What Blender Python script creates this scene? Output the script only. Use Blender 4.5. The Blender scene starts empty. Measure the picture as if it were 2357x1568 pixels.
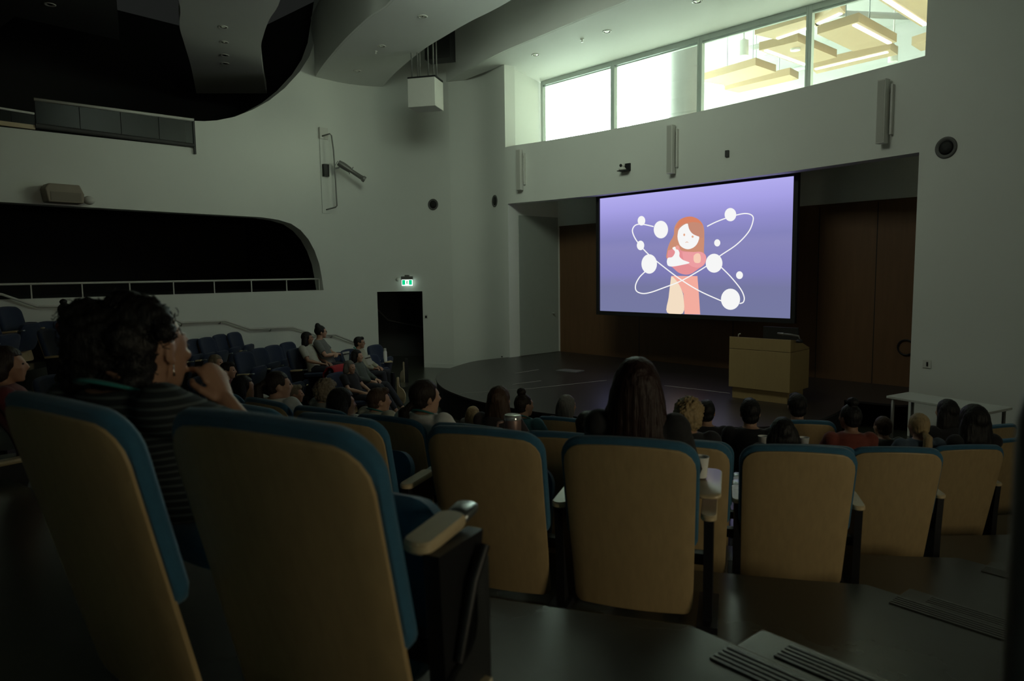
import bpy, bmesh, math, random
from math import sin, cos, tan, atan, atan2, radians, sqrt, pi
from mathutils import Vector, Matrix, noise
random.seed(7)
SC = bpy.context.scene
COL = SC.collection
# ------------------------------------------------------------------ camera
F, TH, RHO, CH = 1590.0, atan(155/1590), radians(.77), 2.5
def ray(px, py):
    u = (px-1178.5)/F; v = (784-py)/F
    u, v = u*cos(RHO)+v*sin(RHO), -u*sin(RHO)+v*cos(RHO)
    return Vector((u, cos(TH)+v*sin(TH), -sin(TH)+v*cos(TH)))
EYE = Vector((0, 0, CH))
def hz(px, py, z):
    r = ray(px, py); return EYE+r*((z-CH)/r.z)
def hd(px, py, d):
    r = ray(px, py); return EYE+r*(d/r.y)
def hp(px, py, p0, n):
    r = ray(px, py); return EYE+r*((Vector(p0)-EYE).dot(n)/r.dot(n))
STAGE_C = Vector((3.5, 12.3, 0))
def hr(px, py, R, c=STAGE_C):
    r = ray(px, py)
    a = r.x**2+r.y**2; b = -2*(r.x*c.x+r.y*c.y); k = c.x**2+c.y**2-R*R
    t = (-b-sqrt(max(0, b*b-4*a*k)))/(2*a)
    return EYE+r*t
cam = bpy.data.objects.new('camera', bpy.data.cameras.new('camera'))
COL.objects.link(cam); SC.camera = cam
fw = Vector((0, cos(TH), -sin(TH))); u0 = Vector((0, sin(TH), cos(TH))); r0 = Vector((1, 0, 0))
rr = r0*cos(RHO)-u0*sin(RHO); uu = r0*sin(RHO)+u0*cos(RHO)
M = Matrix.Identity(4)
for i in range(3):
    M[i][0] = rr[i]; M[i][1] = uu[i]; M[i][2] = -fw[i]; M[i][3] = EYE[i]
cam.matrix_world = M
cam.data.sensor_width = 36; cam.data.lens = F/2357*36; cam.data.clip_start = .05; cam.data.clip_end = 200
cam.data.dof.use_dof = True; cam.data.dof.focus_distance = 13; cam.data.dof.aperture_fstop = 3.2
# ------------------------------------------------------------------ materials
MATS = {}
def mat(name, col, rough=.6, metal=0, spec=.5, emit=None, estr=1, noise_amt=0, noise_scale=8, bump=0, bscale=60, sheen=0, stretch=(1, 1, 1), alpha=None, coat=0):
    if name in MATS: return MATS[name]
    m = bpy.data.materials.new(name); m.use_nodes = True
    nt = m.node_tree; b = nt.nodes['Principled BSDF']
    c = (*col, 1)
    b.inputs['Base Color'].default_value = c; b.inputs['Roughness'].default_value = rough
    b.inputs['Metallic'].default_value = metal; b.inputs['Specular IOR Level'].default_value = spec
    if sheen: b.inputs['Sheen Weight'].default_value = sheen
    if coat: b.inputs['Coat Weight'].default_value = coat; b.inputs['Coat Roughness'].default_value = .3; b.inputs['Coat IOR'].default_value = 1.7
    if emit:
        b.inputs['Emission Color'].default_value = (*emit, 1); b.inputs['Emission Strength'].default_value = estr
    tc = None
    if noise_amt or bump:
        tc = nt.nodes.new('ShaderNodeTexCoord'); mp = nt.nodes.new('ShaderNodeMapping')
        mp.inputs['Scale'].default_value = stretch
        nt.links.new(tc.outputs['Object'], mp.inputs['Vector'])
    if noise_amt:
        n = nt.nodes.new('ShaderNodeTexNoise'); n.inputs['Scale'].default_value = noise_scale; n.inputs['Detail'].default_value = 5
        nt.links.new(mp.outputs[0], n.inputs['Vector'])
        mx = nt.nodes.new('ShaderNodeMix'); mx.data_type = 'RGBA'
        mx.inputs['A'].default_value = tuple(x*(1-noise_amt) for x in col)+(1,)
        mx.inputs['B'].default_value = tuple(min(1, x*(1+noise_amt)) for x in col)+(1,)
        nt.links.new(n.outputs['Fac'], mx.inputs['Factor']); nt.links.new(mx.outputs['Result'], b.inputs['Base Color'])
    if bump:
        n2 = nt.nodes.new('ShaderNodeTexNoise'); n2.inputs['Scale'].default_value = bscale; n2.inputs['Detail'].default_value = 3
        nt.links.new(mp.outputs[0], n2.inputs['Vector'])
        bp = nt.nodes.new('ShaderNodeBump'); bp.inputs['Strength'].default_value = bump; bp.inputs['Distance'].default_value = .01
        nt.links.new(n2.outputs['Fac'], bp.inputs['Height']); nt.links.new(bp.outputs[0], b.inputs['Normal'])
    MATS[name] = m; return m
PLASTER = mat('white_plaster', (.72, .74, .70), .85, noise_amt=.04, noise_scale=.7, bump=.05, bscale=120)
CEILW = mat('ceiling_plaster', (.74, .75, .72), .9, noise_amt=.03, noise_scale=1)
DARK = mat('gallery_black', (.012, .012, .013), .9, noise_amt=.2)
GREYD = mat('dark_grey_paint', (.05, .05, .05), .7, noise_amt=.1)
PLY = mat('birch_plywood', (.44, .315, .16), .42, noise_amt=.16, noise_scale=5, stretch=(9, 9, .8))
PLYEDGE = mat('maple_wood', (.58, .46, .28), .32, noise_amt=.12, noise_scale=6, stretch=(8, 1, 8), coat=.3)
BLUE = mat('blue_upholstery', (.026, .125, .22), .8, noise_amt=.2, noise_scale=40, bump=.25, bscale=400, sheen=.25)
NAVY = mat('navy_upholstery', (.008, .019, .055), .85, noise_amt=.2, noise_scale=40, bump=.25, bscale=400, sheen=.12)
BLACKM = mat('black_steel', (.015, .015, .017), .45, metal=.3, noise_amt=.1)
STEEL = mat('brushed_steel', (.35, .38, .38), .35, metal=.9, noise_amt=.05)
WHITEM = mat('white_metal', (.6, .6, .56), .5, noise_amt=.03)
GREYM = mat('grey_metal', (.2, .2, .19), .45, metal=.4, noise_amt=.05)
CONC = mat('polished_concrete', (.046, .048, .037), .24, spec=.62, noise_amt=.4, noise_scale=2.2, bump=.05, bscale=6)
STAGEF = mat('stage_floor', (.026, .021, .021), .33, noise_amt=.25, noise_scale=3)
BLACKF = mat('black_riser', (.008, .008, .008), .7, noise_amt=.2)
WALNUT = mat('wood_wall', (.135, .068, .03), .5, noise_amt=.2, noise_scale=3, stretch=(5, 5, .5))
LECT = mat('lectern_maple', (.40, .29, .13), .45, noise_amt=.1, noise_scale=4, stretch=(6, 6, .8))
CLOUD = mat('light_wood_panel', (.40, .285, .165), .5, noise_amt=.08, noise_scale=3, stretch=(4, .6, 4))
LABW = mat('table_laminate', (.55, .57, .53), .4, noise_amt=.03)
PAPER = mat('white_paper', (.8, .8, .78), .8, noise_amt=.02)
INK = mat('black_ink', (.02, .02, .02), .8)
def emis(name, col, s):
    if name in MATS: return MATS[name]
    m = bpy.data.materials.new(name); m.use_nodes = True; nt = m.node_tree; nt.nodes.clear()
    e = nt.nodes.new('ShaderNodeEmission'); e.inputs[0].default_value = (*col, 1); e.inputs[1].default_value = s
    o = nt.nodes.new('ShaderNodeOutputMaterial'); nt.links.new(e.outputs[0], o.inputs[0]); MATS[name] = m; return m
def glassmat(name, tint, refl=.06, rg=.02):
    m = bpy.data.materials.new(name); m.use_nodes = True; nt = m.node_tree; nt.nodes.clear()
    t = nt.nodes.new('ShaderNodeBsdfTransparent'); t.inputs[0].default_value = (*tint, 1)
    g = nt.nodes.new('ShaderNodeBsdfGlossy'); g.inputs['Roughness'].default_value = rg
    x = nt.nodes.new('ShaderNodeMixShader'); x.inputs[0].default_value = refl
    nt.links.new(t.outputs[0], x.inputs[1]); nt.links.new(g.outputs[0], x.inputs[2])
    o = nt.nodes.new('ShaderNodeOutputMaterial'); nt.links.new(x.outputs[0], o.inputs[0]); MATS[name] = m; return m
GLASS = glassmat('window_glass', (.93, .98, .95)); DGLASS = glassmat('balustrade_glass', (.45, .52, .53), .03, .3)
# ------------------------------------------------------------------ mesh helpers
class MB:
    def __init__(s): s.v = []; s.f = []
    def add(s, vs, fs):
        o = len(s.v); s.v += [Vector(x) for x in vs]; s.f += [tuple(i+o for i in f) for f in fs]; return s
    def box(s, c, d, rz=0, mtx=None):
        x, y, z = d[0]/2, d[1]/2, d[2]/2
        vs = [Vector(q) for q in ((-x,-y,-z),(x,-y,-z),(x,y,-z),(-x,y,-z),(-x,-y,z),(x,-y,z),(x,y,z),(-x,y,z))]
        R = mtx if mtx else Matrix.Rotation(rz, 3, 'Z')
        return s.add([R @ q+Vector(c) for q in vs], [(0,3,2,1),(4,5,6,7),(0,1,5,4),(1,2,6,5),(2,3,7,6),(3,0,4,7)])
    def prism(s, pts, z0, z1):
        n = len(pts)
        a = sum(pts[i][0]*pts[(i+1)%n][1]-pts[(i+1)%n][0]*pts[i][1] for i in range(n))
        if a < 0: pts = pts[::-1]
        vs = [(p[0], p[1], z0) for p in pts]+[(p[0], p[1], z1) for p in pts]
        fs = [tuple(range(n-1, -1, -1)), tuple(range(n, 2*n))]+[(i, (i+1)%n, n+(i+1)%n, n+i) for i in range(n)]
        return s.add(vs, fs)
    def slab(s, pts, off):     # polygon of 3d points, extruded by vector off
        n = len(pts); off = Vector(off); pts = [Vector(p) for p in pts]
        nn = Vector((0, 0, 0))
        for i in range(n): nn += pts[i].cross(pts[(i+1)%n])
        if nn.dot(off) < 0: pts = pts[::-1]
        return s.add(pts+[p+off for p in pts], [tuple(range(n-1, -1, -1)), tuple(range(n, 2*n))]+[(i, (i+1)%n, n+(i+1)%n, n+i) for i in range(n)])
    def rings(s, rs, cap=True, close=False):
        n = len(rs[0]); vs = [p for r in rs for p in r]; fs = []
        m = len(rs)
        for k in range(m if close else m-1):
            for i in range(n):
                k2 = (k+1) % m
                fs.append((k*n+i, k*n+(i+1)%n, k2*n+(i+1)%n, k2*n+i))
        if cap and not close: fs += [tuple(range(n-1, -1, -1)), tuple(range((m-1)*n, m*n))]
        return s.add(vs, fs)
    def tube(s, pts, rad, seg=10, ref=None, cap=True, rnd=False):
        P = [Vector(p) for p in pts]; rs = []
        R = rad if isinstance(rad, list) else [rad]*len(P)
        R = [r if isinstance(r, (list, tuple)) else (r, r) for r in R]
        if rnd:     # rounded ends
            d0 = (P[0]-P[1]).normalized(); d1 = (P[-1]-P[-2]).normalized()
            a = [(P[0]+d0*R[0][0]*k, (R[0][0]*q, R[0][1]*q)) for k, q in ((.95, .3), (.7, .72), (.35, .93))]
            b = [(P[-1]+d1*R[-1][0]*k, (R[-1][0]*q, R[-1][1]*q)) for k, q in ((.35, .93), (.7, .72), (.95, .3))]
            P = [x[0] for x in a]+P+[x[0] for x in b]; R = [x[1] for x in a]+R+[x[1] for x in b]
        up = Vector(ref) if ref else None
        for i, p in enumerate(P):
            t = (P[min(i+1, len(P)-1)]-P[max(i-1, 0)])
            if t.length < 1e-9: t = Vector((0, 0, 1))
            t.normalize()
            q = up if up else (Vector((0, 0, 1)) if abs(t.z) < .9 else Vector((0, 1, 0)))
            x = (q-t*q.dot(t))
            if x.length < 1e-4: x = Vector((1, 0, 0)).cross(t)
            x.normalize(); y = t.cross(x)
            if not up: up = x.copy()
            rs.append([p+x*(R[i][0]*cos(2*pi*k/seg))+y*(R[i][1]*sin(2*pi*k/seg)) for k in range(seg)])
        return s.rings(rs, cap)
    def ell(s, c, r, seg=16, nr=10, mtx=None):
        r = r if isinstance(r, (list, tuple)) else (r, r, r)
        Mx = mtx if mtx else Matrix.Identity(3); rs = []
        for k in range(nr+1):
            a = -pi/2+pi*(k+.0)/nr; a = max(-pi/2+.06, min(pi/2-.06, a))
            rs.append([Vector(c)+Mx @ Vector((r[0]*cos(a)*cos(2*pi*i/seg), r[1]*cos(a)*sin(2*pi*i/seg), r[2]*sin(a))) for i in range(seg)])
        return s.rings(rs)
    def lathe(s, c, prof, seg=24, axis=None):
        Q = Vector((0, 0, 1)).rotation_difference(Vector(axis)).to_matrix() if axis else Matrix.Identity(3)
        return s.rings([[Vector(c)+Q @ Vector((r*cos(2*pi*i/seg), r*sin(2*pi*i/seg), h)) for i in range(seg)] for r, h in prof])
    def xf(s, M4):
        s.v = [M4 @ p for p in s.v]; return s
    def mesh(s, name, m, smooth=False):
        me = bpy.data.meshes.new(name); me.from_pydata([tuple(p) for p in s.v], [], s.f); me.update()
        me.materials.append(m)
        if smooth:
            me.shade_smooth()
        return me
    def build(s, name, m, parent=None, smooth=False, bevel=0, auto=False, world=False, seg=2):
        o = bpy.data.objects.new(name, s.mesh(name, m, smooth)); COL.objects.link(o)
        if parent: setpar(o, parent, world)
        if bevel:
            md = o.modifiers.new('bevel', 'BEVEL'); md.width = bevel; md.segments = seg; md.limit_method = 'ANGLE'; md.angle_limit = radians(40)
        if auto: o.data.shade_smooth(); sharp(o.data, 40)
        return o
def sharp(me, deg):
    try: me.set_sharp_from_angle(angle=radians(deg))
    except Exception: pass
def setpar(o, parent, world=False):
    o.parent = parent
    if world: o.matrix_parent_inverse = parent.matrix_basis.inverted()
def tag(o, label=None, cat=None, group=None, kind=None):
    if label: o['label'] = label
    if cat: o['category'] = cat
    if group: o['group'] = group
    if kind: o['kind'] = kind
    return o
def thing(name, label, cat, loc=(0, 0, 0), rz=0, group=None):
    o = bpy.data.objects.new(name, None); COL.objects.link(o); o.empty_display_size = .2
    o.location = loc; o.rotation_euler = (0, 0, rz)
    return tag(o, label, cat, group)
def struct(o): o['kind'] = 'structure'; return o
def link(name, me, parent=None, mod=None):
    o = bpy.data.objects.new(name, me); COL.objects.link(o)
    if parent: o.parent = parent
    return o
def catmull(pts, n=8):
    P = [Vector(p) for p in pts]; out = []
    for i in range(len(P)-1):
        a = P[max(i-1, 0)]; b = P[i]; c = P[i+1]; d = P[min(i+2, len(P)-1)]
        for k in range(n):
            t = k/n
            out.append(.5*((2*b)+(c-a)*t+(2*a-5*b+4*c-d)*t*t+(3*b-a-3*c+d)*t**3))
    return out+[P[-1]]
# ------------------------------------------------------------------ the great curved wall, as a plan curve
ZP = CH+4.89           # underside of the ceiling bands
ZS = .45               # stage floor
base = [hz(px, py, ZP) for px, py in ((730, 178), (800, 193), (880, 200), (960, 197), (1036, 188), (1100, 180), (1163, 171))]
b0 = base[0]; dl = Vector((-.667, -.745, 0))
JL = hz(1172, 823, ZS)
cd = Vector((.669, -.743, 0)); cn = Vector((.743, .669, 0))
# right jamb on the chord direction
rj = ray(2103, 650); k = rj.x/rj.y
tJ = (k*JL.y-JL.x)/(cd.x-k*cd.y); JR = JL+cd*tJ
SAG = .45; ch = (JR-JL).length; RAD = ch*ch/(8*SAG)+SAG/2
cc = (JL+JR)/2+cn*(SAG-RAD)
aL = atan2(JL.y-cc.y, JL.x-cc.x); aR = atan2(JR.y-cc.y, JR.x-cc.x)
arc = [cc+Vector((cos(a), sin(a), 0))*RAD for a in [aL+(aR-aL)*t/12 for t in range(0, 20)]]
plan = [b0+dl*t for t in (24, 18, 14, 10, 7, 5, 3.5, 2.2, 1.0)]+base[:-1]+[Vector((p.x, p.y, 0)) for p in arc]
plan = [Vector((p.x, p.y, 0)) for p in plan]
PL = catmull(plan, 10)
SL = [0]
for i in range(1, len(PL)): SL.append(SL[-1]+(PL[i]-PL[i-1]).length)
def at_s(s):
    s = max(0, min(SL[-1]-1e-6, s)); lo, hi = 0, len(SL)-1
    while hi-lo > 1:
        m = (lo+hi)//2
        if SL[m] <= s: lo = m
        else: hi = m
    t = (s-SL[lo])/(SL[hi]-SL[lo]); p = PL[lo].lerp(PL[hi], t); d = (PL[hi]-PL[lo]).normalized()
    return p, d, Vector((d.y, -d.x, 0))      # point, tangent, inward normal (towards the audience)
def wp(px, py):
    r = ray(px, py); k = r.x/r.y
    for i in range(len(PL)-1):
        a, b = PL[i], PL[i+1]
        fa = a.x-k*a.y; fb = b.x-k*b.y
        if fa <= 0 < fb and b.y > .5:
            t = fa/(fa-fb); q = a.lerp(b, t)
            return SL[i]+(SL[i+1]-SL[i])*t, CH+r.z*(q.y/r.y)
    raise ValueError((px, py))
def on_wall(px, py, off=0):
    s, z = wp(px, py); p, d, n = at_s(s)
    return Vector((p.x, p.y, z))+n*off, d, n
def frame(d, n):       # columns: along the wall (right), out of the wall, up
    return Matrix(((d.x, n.x, 0), (d.y, n.y, 0), (0, 0, 1)))
def wall_angle(n): return atan2(-n.x, n.y)     # rz turning local +Y onto n
def bent_wall(name, outer, holes, thick, material, step=.3):
    cu = bpy.data.curves.new(name, 'CURVE'); cu.dimensions = '2D'; cu.fill_mode = 'BOTH'; cu.extrude = thick/2
    for poly in [outer]+holes:
        sp = cu.splines.new('POLY'); sp.points.add(len(poly)-1); sp.use_cyclic_u = True
        for q, p in zip(sp.points, poly): q.co = (p[0], p[1], 0, 1)
    tmp = bpy.data.objects.new(name, cu); COL.objects.link(tmp)
    me = bpy.data.meshes.new_from_object(tmp.evaluated_get(bpy.context.evaluated_depsgraph_get()))
    bpy.data.objects.remove(tmp)
    bm = bmesh.new(); bm.from_mesh(me); bmesh.ops.remove_doubles(bm, verts=bm.verts, dist=1e-4)
    s0 = min(p[0] for p in outer); s1 = max(p[0] for p in outer); s = s0+step
    while s < s1:
        bmesh.ops.bisect_plane(bm, geom=bm.verts[:]+bm.edges[:]+bm.faces[:], dist=1e-5, plane_co=(s, 0, 0), plane_no=(1, 0, 0)); s += step
    for v in bm.verts:
        p, d, n = at_s(v.co.x); z = v.co.y
        q = p-n*(thick/2-v.co.z)     # the room side of the wall is the plan curve itself
        v.co = (q.x, q.y, z)
    bmesh.ops.recalc_face_normals(bm, faces=bm.faces)
    me2 = bpy.data.meshes.new(name); bm.to_mesh(me2); bm.free(); me2.materials.append(material)
    o = link(name, me2); me2.shade_smooth(); sharp(me2, 35); return o
# ------------------------------------------------------------------ setting: walls
S_SPLIT = wp(1036, 400)[0]
def W(*pts): return [wp(*p) for p in pts]
s445, z340 = wp(445, 340)
s0r, z0r = wp(2, 292)
top_edge = W((443, 278), (470, 279), (500, 277), (540, 269), (580, 253), (620, 231), (655, 203), (690, 165), (712, 130), (726, 90))
arch = W((745, 668), (741, 640), (735, 608), (724, 577), (710, 551), (692, 530), (670, 515), (640, 506), (600, 500), (400, 489), (200, 477), (2, 465))
sa, za = arch[-1]; bl = wp(2, 688)[1]
arch += [(2.0, za+.1), (2.0, bl)]
door = W((868, 672), (972, 672)); 
zd = door[0][1]
outer = [(0, -.3), (S_SPLIT, -.3), (S_SPLIT, 9.4), (top_edge[-1][0]+.25, 9.4)]+top_edge[::-1]+[(s445, z340), (s0r, z0r), (0, z0r-.05)]
doorh = [(door[0][0], -.02), (door[1][0], -.02), (door[1][0], zd), (door[0][0], zd)]
wl = bent_wall('wall_left', outer, [arch, doorh], .35, PLASTER); struct(wl)
# front wall
sJL, _ = wp(1172, 700); sJR, _ = wp(2103, 650)
sill = W((1163, 333), (1290, 313), (1416, 293), (1515, 274), (1615, 255), (1740, 229), (1865, 203), (1996, 171), (2129, 139))
zsill = sum(p[1] for p in sill)/len(sill)
opt = W((1170, 463), (1379, 447), (1600, 425), (1831, 398), (2115, 355))
zop = sum(p[1] for p in opt)/len(opt)
print('zsill', [round(p[1], 2) for p in sill], 'zop', [round(p[1], 2) for p in opt])
sW0, sW1 = sill[0][0], sill[-1][0]
outer = [(S_SPLIT, -.3), (SL[-1]-.01, -.3), (SL[-1]-.01, 9.4), (S_SPLIT, 9.4)]
hole1 = [(sJL, -.1), (sJR, -.1), (sJR, zop), (sJL, zop)]
hole2 = [(sW0, zsill), (sW1, zsill), (sW1, ZP+.02), (sW0, ZP+.02)]
wf = bent_wall('wall_front', outer, [hole1, hole2], .3, PLASTER); struct(wf)
# baseboard along the wall right of the door
sb0, sb1 = wp(975, 760)[0], wp(1160, 760)[0]
mb = MB()
n = 14; rs = []
for i in range(n+1):
    p, d, nn = at_s(sb0+(sb1-sb0)*i/n)
    rs.append([p+nn*.003, p+nn*.02, p+nn*.02+Vector((0, 0, .12)), p+nn*.003+Vector((0, 0, .12))])
mb.rings(rs); struct(mb.build('baseboard_left', PLASTER))
# rear and right walls, ceiling, main floor
struct(MB().box((-2, -7.2, 4.7), (30, .3, 10)).build('wall_rear', PLASTER))
endp = at_s(SL[-1]-.02)[0]
mb = MB(); a = Vector((endp.x, endp.y, 0)); b = Vector((11, -7.2, 0)); t = (b-a).normalized(); nn = Vector((-t.y, t.x, 0))
mb.prism([a, b, b+nn*.3, a+nn*.3] if nn.x > 0 else [a, b, b-nn*.3, a-nn*.3], -.3, 9.4); struct(mb.build('wall_right', PLASTER))
ceil = MB().box((-4, 4.5, 9.55), (36, 26, .3)); struct(ceil.build('ceiling', DARK))
struct(MB().box((0, 7, -.15), (34, 30, .3)).build('floor', CONC))
# alcove behind the stage opening
AB0 = hz(1255, 805, ZS); ABn = cn.copy()
ABd = (AB0-Vector((JL.x, JL.y, ZS))).dot(cn)
pL = Vector((JL.x, JL.y, 0)); pR = Vector((JR.x, JR.y, 0))
qa = pL+cn*ABd-cd*.0; qb = pR+cn*ABd+cd*1.6
zw0 = hp(1255, 520, qa, cn).z; zw1 = hp(2000, 468, qa, cn).z; zwood = (zw0+zw1)/2
mb = MB(); mb.prism([qa-cd*.4, qb, qb+cn*.25, qa-cd*.4+cn*.25], -.1, zwood)
struct(mb.build('wall_back', WALNUT))
# panel joints and the head trim of the wooden back wall
mb = MB()
for px in (1472, 1690, 1884, 2017):
    q = hp(px, 600, qa, cn); mb.prism([q-cd*.006-cn*.004, q+cd*.006-cn*.004, q+cd*.006+cn*.02, q-cd*.006+cn*.02], ZS, zwood)
struct(mb.build('trim_1', BLACKF))
mb = MB(); mb.prism([qa-cd*.4-cn*.012, qb-cn*.012, qb+cn*.03, qa-cd*.4+cn*.03], zwood-.035, zwood+.0); struct(mb.build('trim_2', WALNUT))
mb = MB(); mb.prism([qa-cd*.4-cn*.05, qb-cn*.05, qb+cn*.25, qa-cd*.4+cn*.25], zwood, zop+.9)
struct(mb.build('wall_upper_back', PLASTER))
# alcove left side with recessed side door, right side, soffit
lt = hp(1253, 650, qa, cn)
mb = MB(); e0 = pL+cn*.3; e1 = pL+cn*ABd
mb.prism([e0-cd*.0, e1-cd*.0, e1-cd*.3, e0-cd*.3], -.1, zop+.3); struct(mb.build('wall_alcove', PLASTER))
zdo = hp(1215, 497, pL, cd).z
mb = MB(); mb.prism([e0+cn*.06+cd*.0, e1-cn*.08+cd*.0, e1-cn*.08+cd*.02, e0+cn*.06+cd*.02], ZS+.01, zdo)
mb.box(e0+(e1-e0)*.8+cd*.035+Vector((0, 0, ZS+1.02)), (.03, .14, .03), rz=atan2(-cd.x, cd.y))
d2 = struct(mb.build('door_2', mat('grey_door', (.34, .37, .34), .6, noise_amt=.05)))
mb = MB(); q = qb-cd*.0; mb.prism([pR+cn*.3+cd*1.6, q, q+cd*.3, pR+cn*.3+cd*1.9], -.1, zop+.9); struct(mb.build('wall_alcove_right', PLASTER))
mb = MB(); mb.prism([pL-cd*.2+cn*.25, pL+cd*1.5+cn*.6, pR-cd*1.5+cn*.6, pR+cd*1.8+cn*.3, qb+cd*.1, qa-cd*.3], zop+.55, zop+.75); struct(mb.build('ceiling_alcove', PLASTER))
# ------------------------------------------------------------------ stage
edge_px = [(1175, 822), (1135, 826), (1090, 832), (1050, 843), (1016, 856), (1003, 870), (1018, 892), (1060, 911), (1112, 926), (1200, 943), (1290, 955), (1420, 968), (1560, 978)]
E_ = [hz(x, y, ZS) for x, y in edge_px]
last = E_[-1]; ext = []
ang0 = atan2(last.y-STAGE_C.y, last.x-STAGE_C.x); rr0 = (Vector((last.x, last.y, 0))-STAGE_C).length
ext = [Vector((x, y, 0)) for x, y in ((3.1, 8.9), (3.9, 9.1), (4.5, 9.6), (4.9, 10.1), (5.2, 10.7))]
fe = catmull([Vector((p.x, p.y, 0)) for p in E_+ext], 4)
poly = [(p.x, p.y) for p in fe]+[(pR.x-.1, pR.y+.1), (qb.x, qb.y), (qa.x-.3, qa.y+.3), (JL.x-.2, JL.y+.3)]
mb = MB(); mb.prism(poly, ZS-.03, ZS); st = mb.build('stage', STAGEF); struct(st)
mb = MB()
rs = []
for p in fe:
    c = Vector((3.5, 12.6, 0)); dd = (c-p).normalized()*.06
    rs.append([p+dd*.3, p+dd, p+dd+Vector((0, 0, ZS-.03)), p+dd*.3+Vector((0, 0, ZS-.03))])
mb.rings(rs); struct(mb.build('trim_3', BLACKF))
# thin pale tape lines on the stage
def strip(name, pts, w, z, m):
    mb = MB()
    for a, b in zip(pts, pts[1:]):
        d = (b-a).normalized(); nrm = Vector((-d.y, d.x, 0))*w/2
        mb.prism([a-nrm, b-nrm, b+nrm, a+nrm], z, z+.003)
    return mb.build(name, m)
TAPE = mat('grey_tape', (.34, .32, .30), .5)
for lab, pp in (('long pale tape line crossing the stage floor behind the audience heads', [(1060, 906), (1220, 895), (1395, 876)]),
           ('pale tape line on the stage floor right of the long haired woman', [(1530, 888), (1610, 897), (1680, 906)]),
           ('short tape line on the stage floor nearest the wooden wall', [(1185, 860), (1240, 851)]),
           ('tape line on the stage floor below the left alcove opening', [(1180, 885), (1245, 877)])):
    o = strip('floor_tape', [hz(x, y, ZS) for x, y in pp], .018, ZS+.001, TAPE); tag(o, lab, 'tape')
q = hz(1312, 854, ZS); mb = MB().box((q.x, q.y, ZS+.006), (.5, .32, .012), rz=-.7)
fb = mb.build('floor_box', GREYM); tag(fb, 'flat metal floor box cover set in the dark stage floor', 'floor box')
# ------------------------------------------------------------------ ceiling bands (soffits with fascias)
def band(name, near, far, z, fasc, ext_pts=None, thick=.12, fz=1.5, mats=CEILW):
    poly = [(p.x, p.y) for p in near]+[(p.x, p.y) for p in far[::-1]]
    mb = MB(); mb.prism(poly, z, z+thick)
    for c in fasc:
        rs = []
        for i, p in enumerate(c):
            d = (c[min(i+1, len(c)-1)]-c[max(i-1, 0)]).normalized(); nn = Vector((-d.y, d.x, 0))*.05
            rs.append([Vector((p.x, p.y, z+.002))-nn, Vector((p.x, p.y, z+.002))+nn, Vector((p.x, p.y, z+fz))+nn, Vector((p.x, p.y, z+fz))-nn])
        mb.rings(rs)
    o = mb.build(name, mats); o.data.shade_smooth(); sharp(o.data, 35); return struct(o)
def tr(pts, n=5, ex=()):
    P = [hz(x, y, ZP) for x, y in pts]+[Vector((a, b, ZP)) for a, b in ex]
    return catmull(P, n)
b2n = tr([(726, 184), (730, 178), (745, 155), (768, 126), (802, 88), (853, 41), (907, 0)], ex=[(-.9, 10.4), (1.0, 8.4), (3.4, 6.4), (6.5, 4.6), (10, 3.4)])
b2f = tr([(872, 206), (890, 183), (921, 153), (972, 112), (1022, 81), (1073, 51), (1170, 0)], ex=[(1.2, 11.0), (3.0, 9.2), (5.2, 7.6), (7.6, 6.4), (10, 5.5)])
band('ceiling_band', b2n, b2f, ZP, [b2n, b2f])
b1n = tr([(1020, 196), (1036, 187), (1060, 173), (1100, 151), (1162, 119), (1253, 81), (1362, 36), (1453, 0)], ex=[(3.4, 11.4), (4.8, 10.2), (6.6, 8.9), (8.6, 7.9), (11, 7.0)])
# window line
w0 = hz(1243, 190, ZP); w1 = hz(1863, 14, ZP); wd = Vector((w1.x-w0.x, w1.y-w0.y, 0)); wlen = wd.length; wd.normalize(); wn = Vector((-wd.y, wd.x, 0))
if wn.y < 0: wn = -wn
w0 = Vector((w0.x, w0.y, 0))
far = [Vector((p.x, p.y, ZP)) for p in [at_s(S_SPLIT-.3)[0], at_s(S_SPLIT+.4)[0], at_s(sW0-.1)[0], w0+wn*.05-wd*.15, w0+wd*6+wn*.05, w0+wd*12+wn*.05]]
far = [Vector((b1n[0].x-.1, b1n[0].y+.25, ZP))]+far[1:]
band('ceiling_soffit', b1n, far, ZP, [b1n])
b3l = tr([(452, 215), (440, 155), (424, 100), (413, 60), (411, 0)], ex=[(-5.2, 10.5), (-3.8, 8.0)])
b3r = tr([(614, 215), (608, 185), (601, 115), (607, 80), (620, 45), (645, 0)], ex=[(-3.3, 10.9), (-1.8, 9.0)])
band('ceiling_strip', b3l, b3r, ZP, [], thick=.3)
pan = [hz(x, y, ZP) for x, y in ((0, 64), (34, 38), (275, 92), (268, 0))]+[Vector((-6.0, 9.5, ZP)), Vector((-10, 8.5, ZP))]
mb = MB(); mb.prism([(p.x, p.y) for p in pan], ZP, ZP+.3); struct(mb.build('ceiling_panel', GREYD))
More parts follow.
